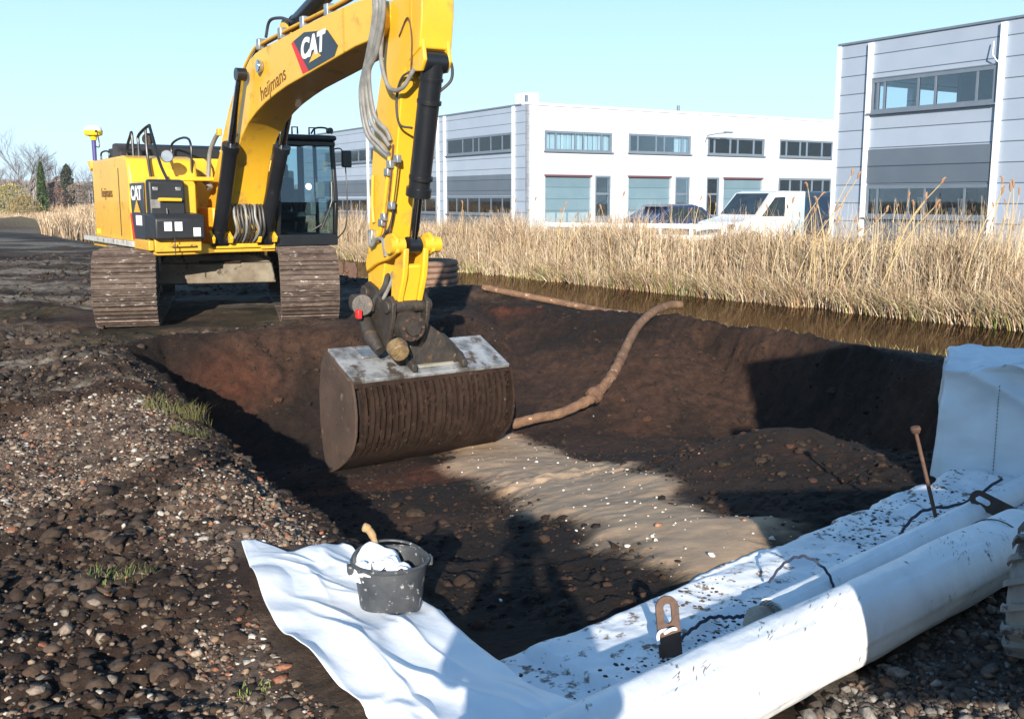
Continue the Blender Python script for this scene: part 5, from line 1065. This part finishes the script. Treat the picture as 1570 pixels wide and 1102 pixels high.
def d_rub(x,y): d, s, sand, rub, grav = masks(x,y); return np.clip(rub*(.25+.75*sstep(-.15,.25,fbm(x,y,2.2,4,337)))+.07*(d<-.05)*(x<0),0,1)*clear(x,y)*(d<-.03)*(x<.2)
p = sample(30000,-5.6,.6,2.3,10.5,d_rub,5); r1 = np.random.default_rng(8)
scatter('rubble_gravel', p, np.clip(.0072*np.exp(r1.normal(size=len(p))*.55),.003,.028), STM, 'beige and reddish rubble gravel spread over the left bank', 'gravel', 1, STC, seed=3, sink=.45)
def d_fg(x,y): d, s, sand, rub, grav = masks(x,y); return (.04+.9*sstep(.02,.35,fbm(x,y,1.3,3,333)))*clear(x,y)*(d<-.05)*(x<.1)
p = sample(650,-3.6,.4,2.4,7.5,d_fg,9)
scatter('rubble_stones', p, np.clip(.012*np.exp(r1.normal(size=len(p))*.5),.006,.038), STM, 'rounded stones and brick bits lying on the dark soil of the left bank', 'stones', 1, STC, seed=4, rough=.22, flat=.6, sink=.42)
def d_cl(x,y): d, s, sand, rub, grav = masks(x,y); return (1-rub*.7)*clear(x,y)*(d<.05)*(x<.3)*(y<13)*(.3+.7*sstep(-.2,.3,fbm(x,y,.9,3,334)))
p = sample(26000,-6,.5,2.3,13,d_cl,11)
scatter('peat_clods', p, np.clip(.010*np.exp(r1.normal(size=len(p))*.65),.004,.05), CLM, 'dark crumbly peat clods on the left bank', 'soil clods', 1, [(.020,.013,.010),(.030,.019,.014),(.014,.010,.008),(.042,.027,.018),(.065,.044,.031),(.08,.055,.04)], seed=5, rough=.34, flat=.6, sink=.4)
def d_pit(x,y): d, s, sand, rub, grav = masks(x,y); return (d>.1)*(.35+.65*sstep(-.1,.3,fbm(x,y,.9,3,335)))*(1-sand)*clear(x,y)
def lumps(name, n, dens, x0,x1,y0,y1, smed, smax, cols, label, seed):
    r_ = np.random.default_rng(seed); v, f = ico(2 if n > 1000 else 3); pr = []
    for q in range(14):
        o_ = r_.uniform(0,50,3); dd = 1+.55*(vn(v[:,0]*1.6+o_[0], v[:,1]*1.6+v[:,2]*1.3+o_[1], q)-.5)+.42*(vn(v[:,0]*4+v[:,2]*3+o_[1], v[:,1]*4-v[:,2]*2+o_[2], q+40)-.5)+.34*(vn(v[:,0]*9+v[:,2]*6+o_[1], v[:,1]*9-v[:,2]*7+o_[2], q+80)-.5)
        pr.append(v*dd[:,None])
    pr = np.array(pr); p = sample(n,x0,x1,y0,y1,dens,seed); n = len(p); z = H(p[:,0],p[:,1]); sz = np.clip(smed*np.exp(r_.normal(size=n)*.5),.008,smax)
    P = pr[r_.integers(0,14,n)]*sz[:,None,None]*np.stack([r_.uniform(.8,1.4,n),r_.uniform(.8,1.2,n),r_.uniform(.45,.8,n)],1)[:,None,:]
    a = r_.uniform(0,6.28,n); P = np.stack([P[...,0]*np.cos(a)[:,None]-P[...,1]*np.sin(a)[:,None]+p[:,0:1], P[...,0]*np.sin(a)[:,None]+P[...,1]*np.cos(a)[:,None]+p[:,1:2], P[...,2]+(z-sz*.12)[:,None]],-1)
    cc = np.array(cols)[r_.integers(0,len(cols),n)]*r_.uniform(.75,1.25,(n,1)); F = (f[None]+np.arange(n)[:,None,None]*len(v)).reshape(-1,3)
    return tag(np_mesh(name, P.reshape(-1,3), F, CLM, smooth=False, col={'Col':np.repeat(cc,len(v),axis=0)}), label, 'soil clods', kind='stuff')
def d_lp(x,y): d, s, sand, rub, grav = masks(x,y); return (1-rub*.8)*clear(x,y)*(d<.12)*(x<.3)*(.15+.85*sstep(-.1,.25,fbm(x,y,.8,3,339)))
lumps('soil_lumps', 3200, d_lp, -4.5,.4,2.4,9.5, .016, .052, [(.050,.030,.020),(.035,.022,.015),(.065,.042,.029),(.024,.015,.011)], 'crumbly lumps of dark brown soil heaped over the left bank', 91)
def d_lq(x,y): d, s, sand, rub, grav = masks(x,y); return (d>.15)*(1-sand)*clear(x,y)*sstep(.0,.3,fbm(x,y,.7,3,340))
lumps('slumped_lumps', 200, d_lq, -4.6,4.8,4.5,16.5,   .028, .075, [(.034,.022,.014),(.028,.016,.011),(.06,.028,.016)], 'slumped lumps of peat on the pit walls and floor', 92)
def d_far(x,y): return (pit_d(x,y)[0] < -.2)*(np.hypot(x+4.7,y-16.2) > 2.7)*(.2+.8*sstep(-.1,.3,fbm(x,y,.5,3,338)))
p = sample(5000,-15,-3.2,8.5,32,d_far,12)
scatter('churned_clods', p, np.clip(.030*np.exp(r1.normal(size=len(p))*.5),.012,.09), CLM, 'churned brown clods on the ground left of the excavator', 'soil clods', 1, [(.03,.02,.015),(.055,.037,.027),(.08,.06,.045),(.02,.014,.01)], seed=15, rough=.32, sink=.45)
p = sample(6000,-4.8,5,4,17,d_pit,13)
scatter('pit_clods', p, np.clip(.010*np.exp(r1.normal(size=len(p))*.6),.004,.045), CLM, 'dark peat crumbs on the walls and floor of the pit', 'soil clods', 1, [(.020,.012,.008),(.034,.019,.012),(.040,.020,.012),(.014,.009,.007)], seed=6, rough=.3, sink=.4)
def d_sp(x,y): d, s, sand, rub, grav = masks(x,y); return (d>-.05)*np.clip(sand*.9+.03+.8*(np.abs(sand-.3)<.25),0,1)*clear(x,y)
p = sample(300,-4,4.6,4,15.5,d_sp,15)
scatter('pit_pebbles', p, np.clip(.007*np.exp(r1.normal(size=len(p))*.5),.004,.022), STM, 'pale pebbles and shell bits sprinkled over the sand in the pit', 'pebbles', 1, [(.6,.55,.47),(.5,.45,.38),(.3,.14,.08),(.65,.63,.6),(.25,.2,.15)], seed=7)
def d_gr(x,y): lo, la = liner_d(x,y); return (lo > .92)*(.35+.65*sstep(-.3,.3,fbm(x,y,2,3,336)))*clear(x,y)
p = sample(11000,.4,3.2,2.6,5.6,d_gr,17)
scatter('bank_gravel', p, np.clip(.0075*np.exp(r1.normal(size=len(p))*.6),.003,.035), STM, 'grey and brown gravel along the near side of the big roll', 'gravel', 1, [(.11,.09,.075),(.08,.066,.055),(.2,.18,.16),(.055,.042,.034),(.14,.09,.06),(.07,.055,.045)], seed=8)
# soil crumbs and twigs on the liner
r1 = np.random.default_rng(21); n = 2200
la0 = r1.uniform(-.3,3.9,n*3); lo0 = r1.uniform(.02,.62,n*3); k = vn(la0*3.1,lo0*5,77) > .52; la0 = la0[k][:n]; lo0 = lo0[k][:n]
xy = np.stack([UL.x*la0+NL.x*lo0, 3.55+UL.y*la0+NL.y*lo0],1)
from mathutils.bvhtree import BVHTree
bvh = BVHTree.FromPolygons([tuple(v.co) for v in ln.data.vertices], [tuple(p_.vertices) for p_ in ln.data.polygons])
v, f = ico(1); VV = []; FF = []
for i,(x,y) in enumerate(xy):
    h = bvh.ray_cast(Vector((x,y,2)), Vector((0,0,-1)))[0]
    if h is None: continue
    s_ = min(.010, .0035*math.exp(r1.normal()*.7)); a = r1.uniform(0,6.28); el = r1.choice([1,1.2,1.8]); q = v*np.array([s_*el,s_,s_*.5])
    q = np.stack([q[:,0]*math.cos(a)-q[:,1]*math.sin(a)+x, q[:,0]*math.sin(a)+q[:,1]*math.cos(a)+y, q[:,2]+h.z+s_*.2],1); FF.append(f+len(VV)*len(v)); VV.append(q)
o = np_mesh('soil_crumbs', np.concatenate(VV), np.concatenate(FF), mat('soil_crumbs',(.03,.02,.015),(.07,.045,.03),.9)); tag(o, 'dark soil crumbs spattered over the white liner', 'soil crumbs', kind='stuff')

# ------------------------------------------------------------------ reeds and grass
REED = colmat('dry_reeds', .75, 0, 3)
def blades(name, x, y, h, wd, cols, label, cat, seed, bend=.35, z=None, cull=None, plume=False, lean=None):
    r_ = np.random.default_rng(seed); n = len(x)
    z = H(x, y, False) if z is None else z; z = np.maximum(z,-.52)-.03
    a = r_.normal(size=n)*1.1+vn(x*.8,y*.8,seed+7)*12.5; ln_ = np.abs(r_.normal(size=n))*bend*h; dx = np.cos(a)*ln_; dy = np.sin(a)*ln_
    if lean is not None: dx += lean[0]*h; dy += lean[1]*h
    b = r_.uniform(-.9,.9,n); sx = np.cos(b); sy = np.sin(b)*.5
    L_ = 4; V = np.zeros((n,L_,2,3))
    for j,t in enumerate((0,.4,.75,1.0)):
        ww = wd*(1-t*.75)/2; k = t**1.8
        cx = x+dx*k; cy = y+dy*k; cz = z+h*t*(1-.12*t*np.clip(ln_/h,0,1.2))
        for s_,sg in ((0,-1),(1,1)): V[:,j,s_] = np.stack([cx+sg*sx*ww, cy+sg*sy*ww, cz],-1)
    idx = np.arange(n)[:,None]*8; F = np.concatenate([idx+np.array([[2*j,2*j+1,2*j+3,2*j+2]]) for j in range(3)])
    cc = np.array(cols)[r_.integers(0,len(cols),n)]*r_.uniform(.7,1.25,(n,1)); sh = np.repeat(cc,8,axis=0)
    o = np_mesh(name, V.reshape(-1,3), F, REED, col={'Col':sh}); return tag(o, label, cat, kind='stuff')
STRAW = [(.40,.30,.185),(.48,.38,.25),(.32,.22,.13),(.56,.46,.33),(.22,.14,.08),(.38,.26,.16),(.16,.10,.06)]
r1 = np.random.default_rng(31)
def belt(n, s0, s1, a0, a1, seed, pw=1):
    r_ = np.random.default_rng(seed); s_ = s0+(s1-s0)*r_.uniform(0,1,n)**pw; a_ = a0*(a1/a0)**r_.uniform(0,1,n) if a0 > 0 else r_.uniform(a0,a1,n)
    return .807*s_-.59*a_, .59*s_+.807*a_, s_, a_
x,y,s_,a_ = belt(84000,17.1,21.0,-3+6,62,1,.9); a_ -= 6; x = .807*s_-.59*a_; y = .59*s_+.807*a_
cl_ = vn(x*.9,y*.9,5); s_off = .35*fbm(a_*.35,a_*0,1,3,21)
k2 = vn(x*1.9,y*1.9,66)*.6+vn(x*.5,y*.5,67)*.4; thin = r1.uniform(0,1,len(x)) < np.clip(.25+1.6*(k2-.2),.15,1)
h = (.10+1.05*cl_+.55*r1.uniform(0,1,len(x))**2)*np.clip(.55+.5*(s_-17.0),.5,1.05)*.92
k = (s_ > 17.4+.35*fbm(a_*.7,a_*0,1,3,22)) & thin
blades('dry_reeds', x[k], y[k], h[k], .018, STRAW, 'dense belt of dry straw-coloured reeds along the far bank of the ditch', 'reeds', 41, .55)
x,y,s_,a_ = belt(30000,20.0,27.0,3,66,2); a_ -= 6; x = .807*s_-.59*a_; y = .59*s_+.807*a_
h = .18+.42*vn(x*.6,y*.6,8)+.2*r1.uniform(0,1,len(x))
blades('dry_grass', x, y, h, .02, STRAW, 'lower dry grass between the reeds and the car park', 'dry grass', 42, .45)
# water-edge tufts hanging over, some green
x,y,s_,a_ = belt(9000,17.2,17.9,3,60,3); a_ -= 6; x = .807*s_-.59*a_; y = .59*s_+.807*a_
k = vn(x*1.1,y*1.1,15) > .38; x = x[k]; y = y[k]
blades('bank_tufts', x, y, .35+.45*r1.uniform(0,1,len(x)), .02, STRAW+[(.24,.26,.07),(.30,.20,.09),(.2,.12,.06)], 'drooping grass tufts at the water edge of the far bank', 'grass', 43, .7, lean=(-.42,-.34))
x,y,s_,a_ = belt(5200,17.2,18.8,3,60,4); a_ -= 6; x = .807*s_-.59*a_; y = .59*s_+.807*a_
k = vn(x*.7+3,y*.7,16) > .66; x = x[k]; y = y[k]
blades('green_grass', x, y, .22+.25*r1.uniform(0,1,len(x)), .02, [(.16,.24,.045),(.22,.28,.07),(.3,.32,.12)], 'patches of fresh green grass low in the reeds', 'grass', 44, .4)
# near bank fringe
x,y,s_,a_ = belt(4200,12.2,14.0,3,40,5); a_ -= 8; x = .807*s_-.59*a_; y = .59*s_+.807*a_; k = vn(x*1.3,y*1.3,18) > .5; x = x[k]; y = y[k]
blades('near_bank_grass', x, y, .05+.10*r1.uniform(0,1,len(x)), .014, [(.3,.22,.1),(.2,.14,.06),(.16,.18,.05)], 'thin dry grass on the strip between pit and ditch', 'grass', 45, .8)
# open reed field on the left
r2_ = np.random.default_rng(51); x = r2_.uniform(-46,-17,26000); y = r2_.uniform(56,84,26000)
k = (np.hypot((x+30)/5.2,(y-66)/5) > 1)&(np.hypot((x+24.5)/3.0,(y-62)/3.6) > 1)&(x*.807+y*.59 < 60)&((x > -.462*y)|(y > 74))
blades('reed_field', x[k], y[k], .7+.7*vn(x[k]*.5,y[k]*.5,4)+.2*r2_.uniform(0,1,k.sum()), .05, STRAW, 'pale reed field stretching to the trees on the left', 'reeds', 46, .3)
x = r2_.uniform(-14,-3,9000); y = r2_.uniform(28,54,9000); k = (x*.807+y*.59 < 13.2)&(x > -5.6); x = x[k]; y = y[k]
blades('field_grass', x, y, .15+.25*r2_.uniform(0,1,len(x)), .025, STRAW, 'dry grass on the near bank behind the excavator', 'grass', 47, .5)
# scattered grass on the mud at left, small tufts on the left bank
for i,(tx,ty,nn,hh,rad,cc,lab) in enumerate(((-2.7,7.95,260,.16,.28,[(.07,.075,.022),(.12,.10,.04)],'olive weed tuft on the rim below the excavator'),(-1.80,4.40,170,.07,.16,[(.09,.13,.03),(.16,.16,.06)],'small green grass tuft on the left bank'),(-.93,3.38,90,.05,.08,[(.17,.22,.05)],'tiny green sprig among the stones by the sheet'),(-2.35,7.25,120,.12,.15,[(.07,.08,.025),(.11,.10,.04)],'short weed clump hanging at the pit rim'))):
    a = r2_.uniform(0,6.28,nn); q = rad*np.sqrt(r2_.uniform(0,1,nn)); x = tx+q*np.cos(a); y = ty+q*np.sin(a)*.7
    o = blades('grass_tuft', x, y, hh*r2_.uniform(.4,1.1,nn), .006, cc, lab, 'grass tuft', 60+i, .7, z=H(x,y)); del o['kind']
x = r2_.uniform(-12,-3.5,5200); y = r2_.uniform(8.5,30,5200); k = (vn(x*.45,y*.9,23) > .62)&(np.hypot(x+4.7,y-16.2) > 3.0)&(pit_d(x,y)[0] < -.3); x = x[k]; y = y[k]
blades('mud_grass', x, y, .02+.06*r2_.uniform(0,1,len(x)), .012, [(.08,.095,.03),(.14,.12,.06),(.05,.055,.02)], 'sparse green grass on the muddy ground left of the excavator', 'grass', 48, .8)
r4 = np.random.default_rng(88); px_ = np.concatenate([r4.uniform(1170,1600,1500), r4.uniform(820,1170,350), r4.uniform(640,820,160)]); yy = np.where(px_ > 1170, r4.uniform(18.2,24,len(px_)), r4.uniform(23,31,len(px_)))
xx = (px_-785)/1550*yy; k = (xx*.807+yy*.59 > 17.7)&(vn(xx*.9,yy*.9,91) > .35); xx = xx[k]; yy = yy[k]
blades('wispy_reeds', xx, yy, r4.uniform(1.0,1.75,len(xx)), .011, [(.52,.42,.28),(.44,.33,.2),(.6,.5,.36),(.34,.23,.14)], 'wispy taller reed stems rising out of the dense belt', 'reeds', 50, .22)
# tall single reed stalks with plumes
STK = mat('reed_stalk', (.5,.38,.2), (.4,.28,.13), .8); PLM = mat('reed_plume', (.34,.20,.12), (.24,.13,.07), .95)
protos = []
for q in range(6):
    r3 = random.Random(q); h = 1.0
    bx_, by_ = r3.uniform(-.12,.30), r3.uniform(-.1,.1)
    P = catmull([(0,0,-.1),(bx_*.15,by_*.1,.35),(bx_*.5,by_*.4,.7),(bx_,by_,.96)],4)
    ms = MB().tube(P, [.0055]*(len(P)-4)+[.004]*4, 5); mp = MB(); e_ = P[-1]
    dr = 1 if bx_ > 0 else -1
    wv = r3.uniform(.2,1)
    mp.tube([e_, e_+Vector((.012*dr,0,.03)), e_+Vector((.025*dr*wv,0,.055)), e_+Vector((.045*dr*wv,0,.075)), e_+Vector((.07*dr*wv,0,.09-.03*wv))], [.004,.011,.013,.009,.002], 6)
    protos.append((ms, mp))
pm_ = []
for ms, mp in protos:
    s0 = ms.build('stem', STK); p0 = mp.build('plume', PLM); pm_.append((s0.data, p0.data)); bpy.data.objects.remove(s0); bpy.data.objects.remove(p0)
rs = random.Random(4); stalks = []
for i in range(78):
    if i < 34: X_ = rs.uniform(1290,1565); Y_ = rs.uniform(18.6,21.5)
    elif i < 52: X_ = rs.uniform(1165,1300); Y_ = rs.uniform(21,24)
    elif i < 66: X_ = rs.uniform(835,1110); Y_ = rs.uniform(25,29)
    else: X_ = rs.uniform(520,800); Y_ = rs.uniform(30,36)
    x = (X_-785)/1550*Y_; y = Y_
    if x*.807+y*.59 < 17.5: y += 2.5
    lb = 'tall plumed reed standing in front of the nearer grey building' if i < 34 else 'tall plumed reed standing in front of the white van' if i < 52 else 'tall plumed reed in front of the white building and its roller doors' if i < 66 else 'tall plumed reed seen between the cab and the grey building side'
    e = empty('reed_stalk', (x,y,max(-.4,Hs(x,y))), rs.uniform(-.6,.6), lb, 'reed', lb.replace('tall plumed reed','tall plumed reeds'))
    e.rotation_euler.x = rs.uniform(-.12,.12); e.rotation_euler.y = rs.uniform(-.1,.28)
    hh = rs.uniform(1.3,2.3) if i < 52 else rs.uniform(1.3,2.0); e.scale = (hh,hh,hh)
    me_s, me_p = pm_[i%6]
    for nm, me in (('stem',me_s),('plume',me_p)):
        o = bpy.data.objects.new(nm, me); COL.objects.link(o); o.parent = e

# ------------------------------------------------------------------ distant trees on the left
def tree_bare(name, x, y, h, sp, label, seed, tw=(.16,.12,.10), dens=4):
    r_ = random.Random(seed); T = MB(); Cn = MB(); z0 = Hs(x,y)-.05
    def grow_(p, d_, L_, r0, lv):
        e = p+d_*L_; mid = p.lerp(e,.5)+Vector((r_.uniform(-1,1),r_.uniform(-1,1),0))*L_*.06
        (T if lv <= 1 else Cn).tube([p, mid, e], [r0, r0*.8, r0*.6], 5 if lv < 2 else 3, cap=False)
        if lv >= (5 if h > 6 else 4): return
        for k in range(dens if lv else dens+2):
            f_ = r_.uniform(.45,1); q = p.lerp(e, f_); az = r_.uniform(0,6.28); el = r_.uniform(.25,.75)
            ax_ = Vector((math.cos(az),math.sin(az),0)); nd = (d_*math.cos(el)+ax_*math.sin(el)*sp+Vector((0,0,.12))).normalized()
            grow_(q, nd, L_*r_.uniform(.55,.78), r0*.5, lv+1)
    grow_(Vector((x,y,z0)), Vector((0,0,1)), h*.40, h*.014, 0)
    e = empty(name, (x,y,z0), 0, label, 'tree'); I_ = Matrix.Translation((-x,-y,-z0))
    bark = mat('pale_bark', (.20,.17,.14),(.14,.12,.10),.9); twm = mat('twigs', tw, tuple(q*.8 for q in tw), .9)
    for nm, mb, m in (('trunk',T,bark),('crown',Cn,twm)): 
        o = mb.build(nm, m, e); o.data.transform(I_)
    return e
def tree_leafy(name, x, y, h, wd, label, cols, seed, shape='cone', n=5000, leaf=.07, cat='tree'):
    r_ = np.random.default_rng(seed); z0 = Hs(x,y); e = empty(name, (x,y,z0), 0, label, cat)
    t = r_.uniform(0,1,n)**(.8); a = r_.uniform(0,6.28,n)
    prof_ = (1-t)**.75*.95+.05 if shape == 'cone' else np.sqrt(np.clip(1-(2*t-.9)**2*.85,0,1))
    lump = .72+.5*vn(a*1.6, t*5, seed)
    q = wd*prof_*lump*np.sqrt(r_.uniform(.25,1,n)); keep = vn(a*2.2+9, t*9, seed+3) > .2
    t, a, q = t[keep], a[keep], q[keep]; n = len(t)
    c_ = np.stack([q*np.cos(a), q*np.sin(a), .05*h+t*h*.95],1)
    d1 = r_.normal(size=(n,3)); d1 /= np.linalg.norm(d1,axis=1)[:,None]; d2 = np.cross(d1, r_.normal(size=(n,3))); d2 /= np.linalg.norm(d2,axis=1)[:,None]
    s_ = leaf*r_.uniform(.5,1.4,(n,1)); V = np.stack([c_-d1*s_, c_+d2*s_*.5, c_+d1*s_, c_-d2*s_*.5],1)
    cc = np.array(cols)[r_.integers(0,len(cols),n)]*r_.uniform(.6,1.3,(n,1)); 
    np_mesh('crown', V.reshape(-1,3), np.arange(n*4).reshape(n,4), REED, e, col={'Col':np.repeat(cc,4,axis=0)})
    MB().tube([(0,0,-.1),(0,0,h*.5),(.05,0,h*.85)], [h*.018,h*.012,.01], 6).build('trunk', mat('dark_bark',(.1,.08,.06),(.07,.05,.04),.9), e)
    return e
def tx(px, D): return (px-785)/1550*D
tree_bare('bare_tree', tx(53,88), 88, 8.0, 1.2, 'bare spreading tree, tallest of the trees on the left horizon', 5)
tree_bare('bare_tree', tx(22,96), 96, 6.4, 1.2, 'bare tree behind the yellow willow at the left frame edge', 8, (.22,.16,.13))
tree_bare('bare_tree', tx(108,92), 92, 5.6, .7, 'slim bare tree rising through the dark ivy column', 12, (.18,.15,.14))
tree_bare('bare_tree', tx(136,110), 110, 6.0, 1.0, 'faint bare tree just left of the antenna mast', 14, (.25,.22,.23))
tree_bare('bare_tree', tx(84,104), 104, 6.4, .9, 'bare tree peeking out right behind the green conifer', 17, (.24,.2,.2))
tree_leafy('conifer', tx(74,84), 84, 5.0, .72, 'single dark green conifer on the left horizon', [(.05,.085,.02),(.035,.06,.018),(.075,.11,.03)], 3, n=9000, leaf=.09)
tree_leafy('ivy_column', tx(113,90), 90, 4.6, .6, 'dark ivy-covered column of a tree right of the conifer', [(.05,.06,.035),(.035,.045,.03),(.08,.08,.05)], 4, 'round', n=5000, leaf=.09)
for i,(px,D,h_,w_,lab,cols,sh_) in enumerate(((8,80,2.9,1.3,'yellow-green willow bush at the far left edge',[(.32,.28,.10),(.4,.34,.14),(.25,.2,.08)],'round'),(28,82,3.1,1.3,'yellow willow bush left of the bare tree',[(.36,.30,.11),(.28,.24,.09),(.42,.36,.16)],'round'),(45,79,2.4,1.1,'yellowish bush at the foot of the bare tree',[(.32,.25,.1),(.26,.18,.08)],'round'),(92,86,2.3,.9,'reddish brown shrub between conifer and ivy column',[(.2,.12,.09),(.26,.16,.12),(.16,.10,.08)],'round'),(100,96,2.9,1.0,'taller reddish shrub behind the reeds',[(.22,.15,.13),(.28,.19,.16)],'round'),(126,88,2.3,1.0,'grey-brown shrub right of the ivy column',[(.2,.15,.12),(.25,.2,.15)],'round'),(148,98,2.5,1.3,'pale shrub beside the excavator counterweight',[(.28,.24,.2),(.22,.19,.16)],'round'),(36,78,.8,.8,'low orange-red bush above the soil heap',[(.45,.16,.06),(.35,.14,.06)],'round'))):
    tree_leafy('willow_bush' if 'willow' in lab else 'shrub', tx(px,D), D, h_*1.3, w_*1.2, lab, cols, 20+i, sh_, n=5200, leaf=.055, cat='bush')
x = np.random.default_rng(71).uniform(-140,-40,26000); y = np.random.default_rng(72).uniform(170,215,26000)
o = blades('far_woodland', x, y, 2.2+2.8*vn(x*.12,y*.0,6)+.8*vn(x*.7,y*.3,7), .30, [(.22,.19,.17),(.26,.22,.18),(.2,.18,.18),(.24,.16,.14)], 'far-off bare woodland along the horizon at left', 'woodland', 49, .15, z=np.zeros(len(x)))

# ------------------------------------------------------------------ vehicles and rail in the car park
CARW = mat('white_van_paint', (.72,.73,.74), (.68,.69,.7), .25, coat=.5); CARB = mat('dark_blue_car_paint', (.02,.04,.10), (.02,.035,.09), .25, coat=.6)
CGL = mat('dark_car_glass', (.02,.03,.04), (.03,.045,.055), .08)
def vehicle(name, loc, rz, side, glasses, wd, m, label, cat, wheels, extra=None):
    e = empty(name, loc, rz, label, cat)
    MB().prism(side, -wd/2, wd/2, 'y').build('body', m, e, bevel=.06, seg=3)
    for g_ in glasses:
        for sg in (-1,1): MB().prism(g_, sg*wd/2-.004, sg*wd/2+.004, 'y').build('side_window', CGL, e, smooth=False)
    for x_ in wheels:
        for sg in (-1,1):
            o = MB().cyl((x_,sg*(wd/2-.1),.33),(x_,sg*(wd/2+.02),.33),.33,seg=28).build('wheel', BHOSE, e, bevel=.03); MB().cyl((x_,sg*(wd/2+.021),.33),(x_,sg*(wd/2+.03),.33),.2,seg=20).build('rim', STEEL, o)
    return e
VZ = Hs(8.6,34.5)
van = vehicle('white_van', (8.7,34.6,VZ-.05), R(31.8)+math.pi, [(2.45,.35),(2.45,.75),(2.30,.95),(1.45,1.12),(.70,1.88),(.4,1.95),(-2.4,1.93),(-2.5,1.85),(-2.5,.3),(-1.9,.25),(2.2,.25)], [[(1.30,1.13),(.72,1.74),(.25,1.76),(.25,1.12)]], 1.9, CARW, 'white panel van parked behind the tall reeds left of the nearer building', 'van', (1.6,-1.6))
MB().add([(1.40,-.8,1.18),(1.40,.8,1.18),(.76,.74,1.84),(.76,-.74,1.84)],[(0,1,2,3)]).build('windscreen', CGL, van, smooth=False).location = (.035,0,.03)
MB().box(-2.3,-.05,-.957,-.953,.9,1.75).build('side_shade_panel', mat('shade_blue_panel',(.42,.55,.66),(.38,.5,.62),.3), van, smooth=False); MB().box(-2.3,-.05,.953,.957,.55,1.75).build('side_panel', bpy.data.materials['shade_blue_panel'], van, smooth=False)  # pale blue stands in for shade on the white van's side
for sg in (-1,1): MB().box(2.38,2.47,sg*.75-.14,sg*.75+.14,.72,.88).build('headlight', CHR, van, bevel=.02)
CZ = Hs(6.3,39.8)
car = vehicle('blue_car', (6.5,40.2,CZ-.05), R(31.8), [(2.1,.35),(2.12,.7),(1.2,.92),(.55,1.38),(.1,1.46),(-1.0,1.44),(-1.7,1.05),(-2.0,.95),(-2.05,.35),(-1.6,.22),(1.7,.22)], [[(.95,.93),(.48,1.32),(-.1,1.37),(-.1,.93)],[(-.18,.93),(-.18,1.37),(-.95,1.36),(-1.45,1.0),(-1.4,.93)]], 1.75, CARB, 'dark blue car parked in front of the white building behind the rail', 'car', (1.3,-1.3))
MB().prism([(.45,1.44),(.1,1.50),(-1.0,1.485),(-1.3,1.4)], -.7,.7,'y').build('roof_panel', STEEL, car, bevel=.01)
FE = empty('guard_rail', (1.2,36.0,0), 0, 'low white two-rail barrier in front of the white building', 'barrier')
a_, b_ = Vector((0,0,0)), Vector((5.6,-3.2,0))
for z_ in (.50,.86): MB().bar(a_+Vector((0,0,z_)), b_+Vector((0,0,z_)), .05, .15).build('rail', WPIPE, FE, smooth=False)
for k in range(7): 
    p_ = a_.lerp(b_,k/6); MB().box(p_.x-.05,p_.x+.05,p_.y+.03,p_.y+.13,-.1,.95).build('post', WPIPE, FE, smooth=False)
for i,(px,D) in enumerate(((690,47),(1006,44))): pass

# ------------------------------------------------------------------ thin winter haze
hm = bpy.data.materials.new('haze'); hm.use_nodes = True; t = hm.node_tree; t.nodes.remove(t.nodes['Principled BSDF']); v_ = t.nodes.new('ShaderNodeVolumePrincipled')
v_.inputs['Color'].default_value = (.86,.93,1,1); v_.inputs['Density'].default_value = .00045; v_.inputs['Anisotropy'].default_value = .2
t.links.new(v_.outputs[0], t.nodes['Material Output'].inputs['Volume'])
tag(MB().box(-605,605,-61,905,-3.2,9.0).build('haze', hm, smooth=False), kind='stuff')
